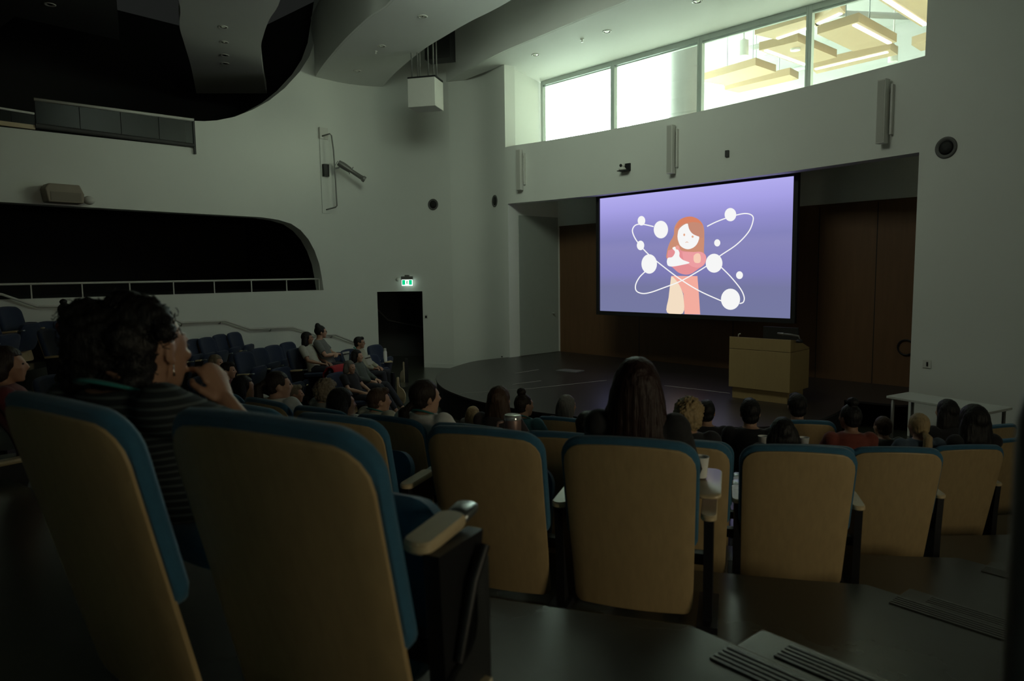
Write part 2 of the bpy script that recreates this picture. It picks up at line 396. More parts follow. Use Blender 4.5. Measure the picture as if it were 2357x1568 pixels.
# ------------------------------------------------------------------ window bay and windows
mb = MB(); pW = at_s(sW0)[0]; pW1 = at_s(sW1)[0]
wend = w0+wd*((pW1-w0).dot(wd)+1.4)
curve = [at_s(sW0+(sW1-sW0)*i/14) for i in range(15)]; curve = [q[0]-q[2]*.04 for q in curve]
mb.prism([(p.x, p.y) for p in curve]+[(pW1+wn*.2+wd*.4).to_2d()[:], (wend+wn*.05).to_2d()[:], (w0+wn*.05-wd*.1).to_2d()[:]], zsill-.3, zsill); struct(mb.build('trim_4', PLASTER))
dW, nW = at_s(sW0)[1:]; mb = MB(); mb.prism([pW-nW*.02, w0, w0-wd*.3+wn*.1, pW-dW*.25-nW*.06], zsill-.25, ZP-.001); struct(mb.build('wall_reveal', PLASTER))
ALU = mat('pale_aluminium_frame', (.42, .47, .44), .4, metal=.2, noise_amt=.03)
mulls = [hp(px, py, w0, wn) for px, py in ((1249, 250), (1413, 215), (1613, 165), (1864, 100))]
ms = [(m-w0).dot(wd) for m in mulls]; pitch = (ms[3]-ms[1])/2
ms = [ms[0], ms[1], ms[2], ms[3], ms[3]+pitch, ms[3]+2*pitch]
for i in range(5):
    a, b = ms[i], ms[i+1]
    mb = MB(); fw_ = .055
    def bar(u0, u1, z0, z1, t=.12):
        p = w0+wd*u0; q = w0+wd*u1; mb.prism([p-wn*t/2, q-wn*t/2, q+wn*t/2, p+wn*t/2], z0, z1)
    bar(a-.01, a+fw_, zsill, ZP-.002); bar(b-fw_, b-.012, zsill, ZP-.002); bar(a+fw_, b-fw_, ZP-.11, ZP-.002); bar(a+fw_, b-fw_, zsill, zsill+.07)
    bar(a+fw_, b-fw_, ZP-.15, ZP-.12, .07)
    wo = mb.build('window_%d' % (i+1), ALU, bevel=.004); struct(wo)
    mb = MB(); p = w0+wd*(a+fw_); q = w0+wd*(b-fw_); mb.prism([p-wn*.004, q-wn*.004, q+wn*.004, p+wn*.004], zsill+.07, ZP-.11)
    mb.build('glass', GLASS, wo)

# galleries behind the left wall: black back wall, floors, end walls
def off_wall(s, o): p, d, n = at_s(s); return p-n*o
sg1 = wp(760, 300)[0]
sgs = [0.5+(sg1-0.5)*i/12 for i in range(13)]
fr = [off_wall(s, .36) for s in sgs]; bk = [at_s(s)[0]+Vector((-.745, .667, 0))*4.6 for s in sgs]
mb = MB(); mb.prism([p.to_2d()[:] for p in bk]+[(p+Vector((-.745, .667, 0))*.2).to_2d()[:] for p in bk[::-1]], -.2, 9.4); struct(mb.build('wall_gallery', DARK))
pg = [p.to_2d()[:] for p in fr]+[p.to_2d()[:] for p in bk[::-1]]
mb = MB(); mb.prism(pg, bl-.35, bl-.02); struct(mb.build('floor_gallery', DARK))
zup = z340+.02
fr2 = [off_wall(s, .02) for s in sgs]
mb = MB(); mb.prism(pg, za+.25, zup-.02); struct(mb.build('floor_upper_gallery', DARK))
ea, eb = off_wall(sg1, .36), bk[-1]; mb = MB(); mb.prism([ea, eb, eb+dl*-.2, ea+dl*-.2], -.2, 9.4); struct(mb.build('wall_gallery_end', DARK))
# dark corridor behind the exit door
p0, d0, n0 = at_s(doorh[0][0]); p1, d1, n1 = at_s(doorh[1][0])
mb = MB(); c0, c1 = p0-n0*.36-d0*.3, p1-n1*.36+d1*.3
mb.prism([c0-n0*2.5, c1-n1*2.5, c1-n1*2.6, c0-n0*2.6], -.1, zd+.4); mb.prism([c0, c0-n0*2.6, c0-n0*2.6-d0*.1, c0-d0*.1], -.1, zd+.4); mb.prism([c1, c1-n1*2.6, c1-n1*2.6+d1*.1, c1+d1*.1], -.1, zd+.4)
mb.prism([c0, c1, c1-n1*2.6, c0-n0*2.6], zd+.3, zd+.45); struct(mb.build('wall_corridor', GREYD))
mb = MB(); mb.tube([p0-n0*1.9+Vector((0, 0, 1.75)), (p0+p1)/2-n0*2.2+Vector((0, 0, 1.15)), p1-n1*2.3+Vector((0, 0, .75))], .022, 8)
o = mb.build('stair_handrail', GREYM, smooth=True); tag(o, 'dim handrail sloping down inside the dark exit doorway', 'handrail')
# ------------------------------------------------------------------ the bright atrium beyond the windows
def AT(a, b, z): q = w0+wd*a+wn*b; return Vector((q.x, q.y, z))
ZF, ZC = 3.6, 10.6
WARMW = mat('atrium_white', (.40, .405, .39), .8, noise_amt=.02)
def qprism(name, pts, z0, z1, m): mb = MB(); mb.prism([AT(a, b, 0).to_2d()[:] for a, b in pts], z0, z1); return mb.build(name, m)
struct(qprism('floor_atrium', [(-14, .4), (16, .4), (16, 13), (-14, 13)], ZF-.2, ZF, mat('atrium_floor', (.78, .76, .70), .7, noise_amt=.03)))
struct(qprism('ceiling_atrium', [(-14, .1), (16, .1), (16, 13), (-14, 13)], ZC, ZC+.2, WARMW))
struct(qprism('wall_atrium', [(-3.2, 12.6), (16, 12.6), (16, 12.9), (-3.2, 12.9)], ZF, ZC, WARMW))
struct(qprism('wall_atrium_right', [(15.7, .4), (16, .4), (16, 12.9), (15.7, 12.9)], ZF, ZC, WARMW))
struct(qprism('wall_atrium_inner', [(-14, .12), (-.2, .12), (-.2, .32), (-14, .32)], ZF, ZC, WARMW))
struct(qprism('wall_atrium_head', [(-.2, .12), (16, .12), (16, .3), (-.2, .3)], ZP+.05, ZC, WARMW))
# glazed outer facade: daylight sky seen through it, with mullions
SKY = emis('daylight', (.84, 1.0, .90), 34.0)
fac = qprism('window_6', [(-14, 9.0), (-3.4, 12.4), (-3.4, 12.45), (-14, 9.05)], ZF+.2, ZC-.1, SKY); struct(fac)
struct(qprism('window_7', [(-13.8, .5), (-13.7, .5), (-13.7, 8.9), (-13.8, 8.9)], ZF+.2, ZC-.1, SKY))
q = hp(1573, 190, AT(0, 5.2, 0), wn)
mb = MB(); mb.lathe((q.x, q.y, ZF), [(.42, 0), (.42, ZC-ZF)], 28); struct(mb.build('pillar', mat('pillar_grey', (.27, .27, .26), .8), smooth=False, auto=True))
LED = emis('led_light', (1.0, .95, .85), 5.0)
ZCL = 8.55
clouds = [
 ('square wooden ceiling raft in the rightmost big pane', [(1881, 79), (1976, 50), (2064, 97), (1964, 118)], (1, 2)),
 ('wooden ceiling raft crossing the last window post', [(1747, 116), (1836, 95), (1926, 132), (1847, 152)], (3, 0)),
 ('small wooden ceiling raft at the left end of the third pane', [(1600, 190), (1739, 150), (1786, 166), (1660, 200)], (3, 0)),
 ('lowest narrow wooden raft in the third pane', [(1668, 207), (1818, 172), (1838, 182), (1700, 214)], None),
 ('long low wooden raft in the rightmost pane', [(1866, 158), (2049, 114), (2066, 126), (1880, 170)], (0, 1)),
 ('upper wooden raft beside the last window post', [(1737, 80), (1852, 46), (1890, 58), (1790, 92)], (3, 2)),
 ('wooden raft high in the rightmost pane with light along its edge', [(1872, 50), (1930, 12), (1946, 30), (1880, 60)], (2, 3)),
 ('big wooden raft at the top right corner of the windows', [(1990, -20), (2120, 62), (2230, 20), (2150, -60)], (0, 1)),
 ('wooden raft cut off by the right end of the windows', [(2098, 104), (2160, 84), (2190, 100), (2120, 118)], None)]
for lab, c, led in clouds:
    P = [hz(x, y, ZCL) for x, y in c]; ctr = sum(P, Vector())/4
    t = thing('ceiling_raft', lab, 'ceiling panel', (ctr.x, ctr.y, ZCL), 0, 'wooden ceiling rafts beyond the windows')
    L = [p-ctr for p in P]
    mb = MB(); mb.prism([(p.x, p.y) for p in L], 0, .22); mb.build('panel', CLOUD, t)
    for sx in (.3, -.3) if 'long low' not in lab else ():
        a = L[0]*sx+L[1]*.2; mb = MB(); mb.tube([(a.x, a.y, .2), (a.x, a.y, ZC-ZCL)], .012, 6); mb.build('hanger', STEEL, t)
    if led:
        a, b = L[led[0]], L[led[1]]; ins = (Vector((0, 0, 0))-(a+b)/2).normalized()*.14
        d = (b-a).normalized(); nn = Vector((-d.y, d.x, 0))*.05
        a2, b2 = a+ins+d*.1, b+ins-d*.1
        mb = MB(); mb.prism([a2-nn, b2-nn, b2+nn, a2+nn], -.03, .0); mb.build('light_strip', LED, t)
for i, (pa, pb) in enumerate((((1700, 196), (1950, 128)), ((1900, 30), (2129, 40)), ((1690, 120), (1790, 96)))):
    A, B = hz(*pa, 9.7), hz(*pb, 9.7); mb = MB(); mb.tube([A, B], .09, 12)
    o = mb.build('air_duct', WARMW, smooth=True); tag(o, ['round white duct running under the atrium ceiling behind the middle pane', 'round white duct high behind the rightmost pane', 'short white duct beside the upper wooden raft'][i], 'duct')
for i, (px, py) in enumerate(((1831, 95), (1712, 108), (2056, 122))):
    A = hz(px, py, 8.75); mb = MB(); mb.lathe((A.x, A.y, 8.5), [(.0, 0), (.13, 0), (.13, .42), (.05, .45), (.02, .5), (.02, ZC-8.5)], 16)
    o = mb.build('pendant_light', WHITEM, auto=True); tag(o, ['white cylinder spotlight on the raft crossing the window post', 'white cylinder spotlight left of the middle pane rafts', 'white cylinder spotlight at the end of the long low raft'][i], 'ceiling light')
# ------------------------------------------------------------------ lights
def area(name, loc, to, sx, sy, power, col, spread=None):
    l = bpy.data.lights.new(name, 'AREA'); l.shape = 'RECTANGLE'; l.size = sx; l.size_y = sy; l.energy = power; l.color = col
    if spread: l.spread = spread
    o = bpy.data.objects.new(name, l); COL.objects.link(o); o.location = loc
    o.rotation_euler = (Vector(to)-Vector(loc)).to_track_quat('-Z', 'Y').to_euler(); return o
area('atrium_fill', AT(2, 7, ZC-.1), AT(2, 7, 0), 12, 6, 130, (1.0, 1, .96))  # added overhead fill to brighten the rafts; the ceiling has no opening
area('left_wall_fill', AT(13, 4.5, 6.6), AT(-4, -6, 3.0), 7, 4.5, 700, (.96, 1, .74))  # unseen lamp added to light the left wall through the windows
area('side_fill', (6.3, -3.0, 2.8), (.4, 4.0, 1.3), 1.6, 2.2, 26, (1.0, .90, .60), radians(100))  # unseen warm fill added for the seat backs; no door stands here
area('wall_fill', (-.4, 10.2, 7.2), (-.5, 16.4, 5.0), 2.4, 1.6, 70, (.84, 1.0, .78), radians(140))  # added lamp without a fixture, lifts the front wall and left corner
area('stage_fill', (.3, 8.2, 7.2), (4.4, 12.0, 2.6), 2.4, 1.4, 33, (.92, 1.0, .80), radians(130))  # unseen fill added to brighten the lectern and wooden back wall
SC.world = bpy.data.worlds.new('world'); SC.world.use_nodes = True
SC.world.node_tree.nodes['Background'].inputs[0].default_value = (.5, .55, .5, 1); SC.world.node_tree.nodes['Background'].inputs[1].default_value = .02
SC.view_settings.view_transform = 'Standard'; SC.view_settings.look = 'None'; SC.view_settings.exposure = 0; SC.view_settings.gamma = 1
SC.view_settings.use_curve_mapping = False
# ------------------------------------------------------------------ projection screen and its picture
scn0 = hp(1380, 716, pL+cn*.62, cn); scd = cd
SB = Vector((scn0.x, scn0.y, scn0.z))
def sp(px, py): return hp(px, py, SB, cn)
tl, tr_, br, bl_ = sp(1380, 455), sp(1828, 408), sp(1820, 733), sp(1380, 716)
zt = (tl.z+tr_.z)/2; zb = (bl_.z+br.z)/2; u1 = ((tr_-SB).dot(cd)+(br-SB).dot(cd))/2
print('screen', u1, zt-zb, u1/(zt-zb))
scr = thing('projection_screen', 'large framed projection screen above the stage showing a purple cartoon slide', 'projection screen', (SB.x, SB.y, zb))
Rm = Matrix(((cd.x, cn.x, 0), (cd.y, cn.y, 0), (0, 0, 1)))   # local x along, y away, z up
scr.rotation_euler = Rm.to_euler()
HS = zt-zb; WS = u1
mb = MB(); fwid = .085
for (cx, cz, dx, dz) in ((WS/2, -fwid/2, WS+2*fwid, fwid), (WS/2, HS+fwid/2, WS+2*fwid, fwid), (-fwid/2, HS/2, fwid, HS), (WS+fwid/2, HS/2, fwid, HS)):
    mb.box((cx, .02, cz), (dx, .08, dz))
mb.box((WS/2, .055, HS/2), (WS, .02, HS)); mb.build('frame', BLACKF, scr, bevel=.004)
def s2l(px, py):
    p = sp(px, py)-SB; return (p.dot(cd), HS*0+(p.z+SB.z-zb))
def lin(c): return tuple(((x/255)/12.92 if x/255 <= .04045 else (((x/255)+.055)/1.055)**2.4) for x in c)
m = bpy.data.materials.new('purple_slide'); m.use_nodes = True; nt = m.node_tree; nt.nodes.clear()
tc = nt.nodes.new('ShaderNodeTexCoord'); sx = nt.nodes.new('ShaderNodeSeparateXYZ'); nt.links.new(tc.outputs['Generated'], sx.inputs[0])
rp = nt.nodes.new('ShaderNodeValToRGB'); nt.links.new(sx.outputs['Z'], rp.inputs[0])
els = rp.color_ramp.elements
els[0].position = 0; els[0].color = (*lin((116, 120, 160)), 1); els[1].position = 1; els[1].color = (*lin((178, 172, 238)), 1)
for p_, c_ in ((.22, (117, 119, 160)), (.34, (126, 124, 180)), (.55, (136, 134, 186)), (.62, (132, 131, 186)), (.75, (146, 142, 205)), (.88, (166, 160, 228))):
    e = els.new(p_); e.color = (*lin(c_), 1)
em = nt.nodes.new('ShaderNodeEmission'); nt.links.new(rp.outputs[0], em.inputs[0]); em.inputs[1].default_value = 1.0
ou = nt.nodes.new('ShaderNodeOutputMaterial'); nt.links.new(em.outputs[0], ou.inputs[0])
mb = MB(); mb.box((WS/2, .03, HS/2), (WS, .02, HS)); mb.build('slide', m, scr)
LAY = [0]
def flat(name, px_pts, col, s=1.0):
    LAY[0] += 1; y = .0185-LAY[0]*.00045
    pts = [s2l(*p) for p in px_pts]; n = len(pts)
    a = sum(pts[i][0]*pts[(i+1)%n][1]-pts[(i+1)%n][0]*pts[i][1] for i in range(n))
    mb = MB(); mb.add([(x, y, z) for x, z in pts], [tuple(range(n)) if a > 0 else tuple(range(n-1, -1, -1))])
    return mb.build(name, emis('slide_%d_%d_%d' % col, lin(col), s), scr)
def oval(cx, cy, rx, ry, n=28): return [(cx+rx*cos(2*pi*i/n), cy+ry*sin(2*pi*i/n)) for i in range(n)]
def Z4(*pts): return [(1440+x*320/1858, 470+y*270/1568) for x, y in pts]
def smooth(pts, n=5): return [(p.x, p.y) for p in catmull([Vector((*p, 0)) for p in pts+[pts[0]]], n)[:-1]]
def stroke(name, pts, w, col):
    P = [Vector((*p, 0)) for p in pts]; P = catmull(P, 7); A, B = [], []
    for i, p in enumerate(P):
        d = (P[min(i+1, len(P)-1)]-P[max(i-1, 0)]).normalized(); nn = Vector((-d.y, d.x, 0))*w/2
        A.append((p+nn).to_2d()[:]); B.append((p-nn).to_2d()[:])
    LAY[0] += 1; y = .0185-LAY[0]*.00045
    a = [s2l(*q) for q in A]; b = [s2l(*q) for q in B]; n = len(a)
    mb = MB(); mb.add([(x, y, z) for x, z in a+b], [(i, i+1, n+i+1, n+i) for i in range(n-1)])
    return mb.build(name, emis('slide_%d_%d_%d' % col, lin(col), 1), scr)
WH = (246, 246, 246)
flat('drawn_hair', smooth(Z4((640, 400), (650, 300), (720, 205), (850, 165), (970, 205), (1035, 300), (1045, 450), (1040, 640), (1050, 720), (800, 760), (560, 740), (545, 640), (580, 520), (620, 450))), (203, 142, 116))
flat('drawn_hair_top', smooth(Z4((660, 320), (730, 205), (850, 165), (960, 200), (1030, 290), (1000, 275), (880, 245), (760, 265), (690, 320))), (215, 130, 100))
flat('drawn_sweater', smooth(Z4((560, 620), (620, 600), (700, 560), (740, 620), (900, 640), (1010, 640), (1070, 700), (1050, 800), (960, 870), (870, 930), (790, 942), (700, 915), (625, 850), (560, 800), (550, 700))), (228, 145, 150))
flat('drawn_sleeve', smooth(Z4((750, 640), (900, 640), (1000, 640), (1068, 700), (1050, 790), (1000, 840), (900, 840), (780, 760))), (236, 158, 162))
flat('drawn_face', oval(*Z4((832, 432))[0], 25, 29), WH)
flat('drawn_face_side', smooth(Z4((690, 450), (700, 350), (760, 285), (825, 262), (880, 320), (975, 430), (950, 520), (880, 590), (800, 600), (720, 550))), WH)
flat('drawn_fringe', smooth(Z4((825, 258), (900, 240), (1010, 275), (1035, 440), (970, 432), (890, 395), (845, 335))), (197, 139, 118))
flat('drawn_eye', oval(*Z4((778, 410))[0], 2.2, 3, 12), (226, 170, 140)); flat('drawn_eye', oval(*Z4((890, 435))[0], 2.4, 2.6, 12), (226, 170, 140))
stroke('drawn_mouth', Z4((795, 515), (815, 505), (832, 515)), 1.4, (228, 178, 150))
flat('drawn_arm', smooth(Z4((545, 770), (560, 720), (620, 705), (655, 640), (620, 590), (655, 570), (690, 600), (715, 650), (715, 700), (760, 745), (850, 785), (740, 815), (620, 835), (560, 820))), WH)
flat('drawn_finger', oval(*Z4((688, 580))[0], 4.5, 5, 14), (235, 160, 150))
flat('drawn_hand', smooth(Z4((905, 690), (940, 660), (985, 665), (1000, 720), (990, 780), (930, 785), (905, 750))), (247, 205, 182))
flat('drawn_trousers', Z4((605, 960), (955, 962), (975, 1200), (992, 1475), (782, 1470), (770, 1200), (700, 1060), (640, 1000)), (243, 172, 158))
flat('drawn_trouser_leg', smooth(Z4((605, 965), (640, 985), (700, 1060), (745, 1150), (770, 1250), (760, 1460), (550, 1450), (570, 1250), (590, 1080)), 4), (243, 222, 196))
stroke('drawn_orbit', Z4((370, 300), (240, 272), (150, 272), (100, 310), (90, 380), (150, 500), (300, 670), (520, 850), (750, 1020), (1000, 1170), (1290, 1300)), 2.6, WH)
stroke('drawn_orbit', Z4((1085, 297), (1200, 240), (1330, 190), (1480, 145), (1600, 125), (1685, 150), (1700, 220), (1640, 370), (1480, 540), (1260, 690), (1060, 840), (750, 1020), (500, 1120), (330, 1180), (220, 1195), (140, 1160), (130, 1080), (180, 980), (260, 900)), 2.6, WH)
stroke('drawn_orbit', Z4((1270, 840), (1400, 970), (1530, 1130), (1580, 1240), (1570, 1310), (1520, 1330)), 2.6, WH)
for cx, cy, rx, ry in ((208, 222, 51, 64), (468, 340, 96, 118), (196, 552, 50, 64), (312, 800, 104, 130), (1398, 140, 78, 89), (1222, 518, 41, 48), (1180, 790, 112, 127), (1520, 950, 46, 52), (1400, 1272, 128, 142)):
    x, y = Z4((cx, cy))[0]; flat('drawn_circle', oval(x, y, rx*.172, ry*.172), WH)
# ------------------------------------------------------------------ terraces and aisle steps (right block)
LZ = [1.345, .92, .69, .46, .23]; RT = [11.15, 9.9, 8.93, 7.96, 6.99, 6.02]
AIS = Vector((.78, .62, 0)); APD = Vector((.66, -.75, 0))
ends_px = [(625, 955), (1442, 1010), (1842, 1025), (2070, 1035), (2237, 1032), (2335, 1030)]
ENDS = [hr(px, py, R) for (px, py), R in zip(ends_px, RT)]
def ang(p): return atan2(p.y-STAGE_C.y, p.x-STAGE_C.x)
def platform(name, R, z, aend, aleft=radians(217)):
    a1 = aend; a0 = aleft-2*pi if aleft > pi else aleft
    pts = [STAGE_C+Vector((cos(a), sin(a), 0))*R for a in [a0+(a1-a0)*i/24 for i in range(25)]]
    e = pts[-1]; pts += [e+APD*5.0]
    lf = STAGE_C+Vector((cos(a0), sin(a0), 0))*18
    poly = [p.to_2d()[:] for p in pts]+[(11, -6.9), (-10, -6.9), lf.to_2d()[:]]
    mb = MB(); mb.prism(poly, -.05, z); struct(mb.build(name, CONC, bevel=.008)); return e
edge_pts = []
for i in range(5):
    p = ENDS[i+1]; f = (STAGE_C-Vector((p.x, p.y, 0))).normalized(); side = Vector((f.y, -f.x, 0))
    q = Vector((p.x, p.y, 0))+side*.29
    edge_pts.append(platform('floor_terrace', RT[i+1]+(.65 if i == 0 else .2), LZ[i], ang(q)))
pz = ENDS[0]; f = (STAGE_C-Vector((pz.x, pz.y, 0))).normalized()
platform('floor_terrace', RT[0]+1.0, 1.58, ang(Vector((pz.x, pz.y, 0))+Vector((f.y, -f.x, 0))*1.5))
NOSE = mat('ribbed_nosing', (.13, .135, .125), .35, metal=.3, noise_amt=.1)
nlab = ['nearest ribbed nosing strip at the bottom of the picture, on the upper step', 'ribbed nosing strip on the half step below the nearest one',
        'ribbed nosing strip on the second terrace edge right of the aisle end chair', 'ribbed nosing strip on the half step of the second terrace edge',
        'ribbed nosing strip on the third terrace edge beyond the second chair', 'ribbed nosing strip on the half step of the third terrace edge']
for i in range(5):
    e = edge_pts[i]; zz = LZ[i]; nxt = LZ[i+1] if i < 4 else 0; zh = zz-.06
    a = e+APD*.10; b = e+APD*5.0; hw = .25; w = AIS*hw
    mb = MB(); mb.prism([a, b, b+w, a+w], -.04, zh); struct(mb.build('floor_half_step', CONC, bevel=.006))
    if i < 3:
        for j, (s0, z0, o) in enumerate(((e+APD*.16, zz, 0), (a+APD*.12, zh, hw))):
            mb = MB(); s1 = s0+APD*4.2
            for k in range(5):
                d0 = AIS*(o-.035-k*.022); mb.prism([s0+d0, s1+d0, s1+d0-AIS*.012, s0+d0-AIS*.012], z0+.0005, z0+.006)
            tag(mb.build('stair_nosing', NOSE), nlab[i*2+j], 'stair nosing', 'stair nosings down the aisle')
# ------------------------------------------------------------------ theatre chair
L_ = .86; LEAN = atan(.20/.82)
def chair_pt(x, v, t):       # x across, v along the back, t in front of the shell
    y = -.20*v*L_/.86-0.0; z = .03+.82*v*L_/.86
    fy, fz = cos(LEAN), sin(LEAN)
    return Vector((x, y+fy*(t+.035*(x/.29)**2), z+fz*t))
def halfw(v, add=0, top=1.0, rc=.10, bot=0, rb=.035):
    w = .270+.018*v+add; Lm = L_; d = (top-v)*Lm
    if d < rc: w -= rc-sqrt(max(0, rc*rc-(rc-d)**2))
    d2 = (v-bot)*Lm
    if d2 < rb: w -= rb-sqrt(max(0, rb*rb-(rb-d2)**2))
    return w
def shell_mesh(v0, v1, add, layers, rc, rb, nx=9):
    vs = [v0+(v1-v0)*(.5-.5*cos(pi*i/22)) for i in range(23)]; mb = MB(); G = []
    for t, shr in layers:
        g = []
        for v in vs:
            vv = v0+(v1-v0)*((v-v0)/(v1-v0)) 
            ve = (v0+v1)/2+(vv-(v0+v1)/2)*(1-shr/((v1-v0)*L_)*2)
            w = halfw(vv, add, v1, rc, v0, rb)-shr
            g.append([chair_pt(-w+2*w*k/nx, ve+.012*(1-(2*k/nx-1)**2)*(vv-v0)/(v1-v0), t) for k in range(nx+1)])
        G.append(g)
    o = 0; nl = len(G); nv = len(vs); idx = lambda l, i, k: (l*nv+i)*(nx+1)+k
    V = [p for g in G for r in g for p in r]; Fc = []
    for i in range(nv-1):
        for k in range(nx):
            Fc.append((idx(0, i, k), idx(0, i, k+1), idx(0, i+1, k+1), idx(0, i+1, k)))
            Fc.append((idx(nl-1, i, k), idx(nl-1, i+1, k), idx(nl-1, i+1, k+1), idx(nl-1, i, k+1)))
    loop = [(0, k) for k in range(nx)]+[(i, nx) for i in range(nv-1)]+[(nv-1, k) for k in range(nx, 0, -1)]+[(i, 0) for i in range(nv-1, 0, -1)]
    for l in range(nl-1):
        for (a, b), (c, d) in zip(loop, loop[1:]+loop[:1]):
            Fc.append((idx(l, a, b), idx(l+1, a, b), idx(l+1, c, d), idx(l, c, d)))
    mb.add(V, Fc); return mb
def fixn(me):
    bm = bmesh.new(); bm.from_mesh(me); bmesh.ops.remove_doubles(bm, verts=bm.verts, dist=1e-5); bmesh.ops.recalc_face_normals(bm, faces=bm.faces); bm.to_mesh(me); bm.free(); me.shade_smooth(); sharp(me, 50); return me
CM = {}
CM['back_shell'] = fixn(shell_mesh(0, .985, 0, [(-.014, .004), (-.012, 0), (0, 0)], .10, .04).mesh('back_shell', PLY))
CM['cushion'] = fixn(shell_mesh(.40, 1.02, .014, [(-.004, .006), (.006, 0), (.024, 0), (.04, .012), (.05, .035)], .11, .05).mesh('back_cushion', BLUE))
CM['cushion_navy'] = CM['cushion'].copy(); CM['cushion_navy'].materials.clear(); CM['cushion_navy'].materials.append(NAVY)
def rslab(outline, th, bev=.3):      # rounded slab in xy, th thick, softened edge
    mb = MB(); c = Vector((sum(p[0] for p in outline)/len(outline), sum(p[1] for p in outline)/len(outline), 0)); rs = []
    ext = max((Vector((*p, 0))-c).length for p in outline)
    for z, s in ((0, 1-bev*th/ext), (th*.25, 1), (th*.75, 1), (th, 1-bev*th/ext)):
        rs.append([c+(Vector((*p, 0))-c)*s+Vector((0, 0, z)) for p in outline])
    return mb.rings(rs)
def rrect(w, d, r, n=5):
    out = []
    for cx, cy, a0 in ((w/2-r, d/2-r, 0), (-w/2+r, d/2-r, 90), (-w/2+r, -d/2+r, 180), (w/2-r, -d/2+r, 270)):
        for k in range(n+1):
            a = radians(a0+90*k/n); out.append((cx+r*cos(a), cy+r*sin(a)))
    return out
def seat_mesh(angle, m, nm):
    mb = rslab(rrect(.50, .43, .10, 6), .085, .5)
    mb.xf(Matrix.Translation((0, .09 if angle > .3 else .10, .20 if angle > .3 else .36)) @ Matrix.Rotation(angle, 4, 'X') @ Matrix.Translation((0, .21, 0)))
    return fixn(mb.mesh(nm, m))
CM['seat_up'] = seat_mesh(radians(74), BLUE, 'seat'); CM['seat_up_navy'] = seat_mesh(radians(74), NAVY, 'seat')
CM['seat_down'] = seat_mesh(radians(4), BLUE, 'seat'); CM['seat_down_navy'] = seat_mesh(radians(4), NAVY, 'seat')
ax = .335
mb = MB(); mb.slab([(ax-.02, -.03, .03), (ax-.02, .18, .03), (ax-.02, .13, .26), (ax-.02, .20, .50), (ax-.02, -.06, .50), (ax-.02, -.04, .28)], (.04, 0, 0)); mb.box((ax, .085, .015), (.09, .34, .03)); mb.box((.17, .02, .30), (.33, .05, .05))
CM['standard'] = fixn(mb.mesh('standard', BLACKM)); CM['standard'].shade_flat()
mb = rslab(rrect(.068, .25, .03, 5), .028, .35); mb.xf(Matrix.Translation((ax, .055, .503)) @ Matrix.Rotation(radians(4), 4, 'X')); CM['armrest'] = fixn(mb.mesh('armrest', PLYEDGE)); CM['armrest'].shade_smooth(); sharp(CM['armrest'], 22)
mb = rslab(rrect(.058, .10, .02, 4), .022, .35); mb.xf(Matrix.Translation((ax, .215, .517)) @ Matrix.Rotation(radians(8), 4, 'X')); CM['arm_cap'] = fixn(mb.mesh('arm_cap', STEEL))
tb = [(.0, 0), (.05, .0), (.06, .16), (.16, .22), (.22, .32), (.20, .46), (.12, .52), (.03, .50), (0, .42)]
tbs = [(p.x, p.y) for p in catmull([Vector((*p, 0)) for p in tb+[tb[0]]], 4)[:-1]]
mb = rslab(tbs, .016, .3); mb.xf(Matrix.Translation((ax+.03, .20, .53)) @ Matrix.Rotation(pi/2, 4, 'Z') @ Matrix.Rotation(pi/2, 4, 'X') @ Matrix.Rotation(pi, 4, 'Z') @ Matrix.Translation((0, 0, -.008)))
CM['tablet_folded'] = fixn(mb.mesh('writing_tablet', PLYEDGE)); CM['tablet_dark'] = CM['tablet_folded'].copy(); CM['tablet_dark'].materials[0] = mat('dark_laminate', (.03, .032, .032), .3)
mb = MB(); mb.box((ax+.045, .14, .13), (.022, .07, .26)); CM['tablet_stem'] = mb.mesh('tablet_stem', PLYEDGE)
mb = rslab(rrect(.12, .34, .04, 5), .018, .3); mb.xf(Matrix.Translation((ax-.01, .22, .575)) @ Matrix.Rotation(radians(6), 4, 'X')); CM['tablet_open'] = fixn(mb.mesh('writing_tablet', PLYEDGE))
mb = MB(); mb.tube([(ax+.03, .08, .34), (ax+.04, .13, .50), (ax+.04, .18, .56)], .012, 8); CM['tablet_arm'] = fixn(mb.mesh('tablet_hinge', BLACKM))
NCH = [0]
def chair(top, face, floor, label, group, navy=False, down=False, tablet=None, scale=1, leftarm=False, arm=True, armz=0):
    """top = plan position of the middle of the top edge; face = facing direction"""
    face = Vector((face.x, face.y, 0)).normalized()
    p = Vector((top.x, top.y, 0))+face*.20
    t = thing('theatre_seat', label, 'seat', (p.x, p.y, floor), atan2(-face.x, face.y), group)
    t.scale = (scale, 1, 1)
    link('back_shell', CM['back_shell'], t); link('back_cushion', CM['cushion_navy' if navy else 'cushion'], t)
    link('seat', CM[('seat_down' if down else 'seat_up')+('_navy' if navy else '')], t)
    if arm:
        sd = link('standard', CM['standard'], t); a = link('armrest', CM['armrest'], t); a.location = (-.04 if armz else 0, 0, armz); sd.scale.z = 1+armz/.5; a.scale.y = sd.scale.y = .68 if armz else 1; link('arm_cap', CM['arm_cap'], a)
    if leftarm:
        for n in ('standard', 'armrest'):
            o = link(n, CM[n], t); o.location = (-2*ax, 0, 0)
    if tablet:
        w = link('writing_tablet', CM['tablet_'+tablet], t)
        if tablet == 'dark': link('tablet_stem', CM['tablet_stem'], w); w.location = (0, -.07, 0); link('tablet_hinge', CM['tablet_arm'], w)
    return t
def toward(p, c=STAGE_C): return (Vector((c.x, c.y, 0))-Vector((p.x, p.y, 0))).normalized()
ORD = ['first', 'second', 'third', 'fourth', 'fifth', 'sixth', 'seventh', 'eighth', 'ninth', 'tenth']
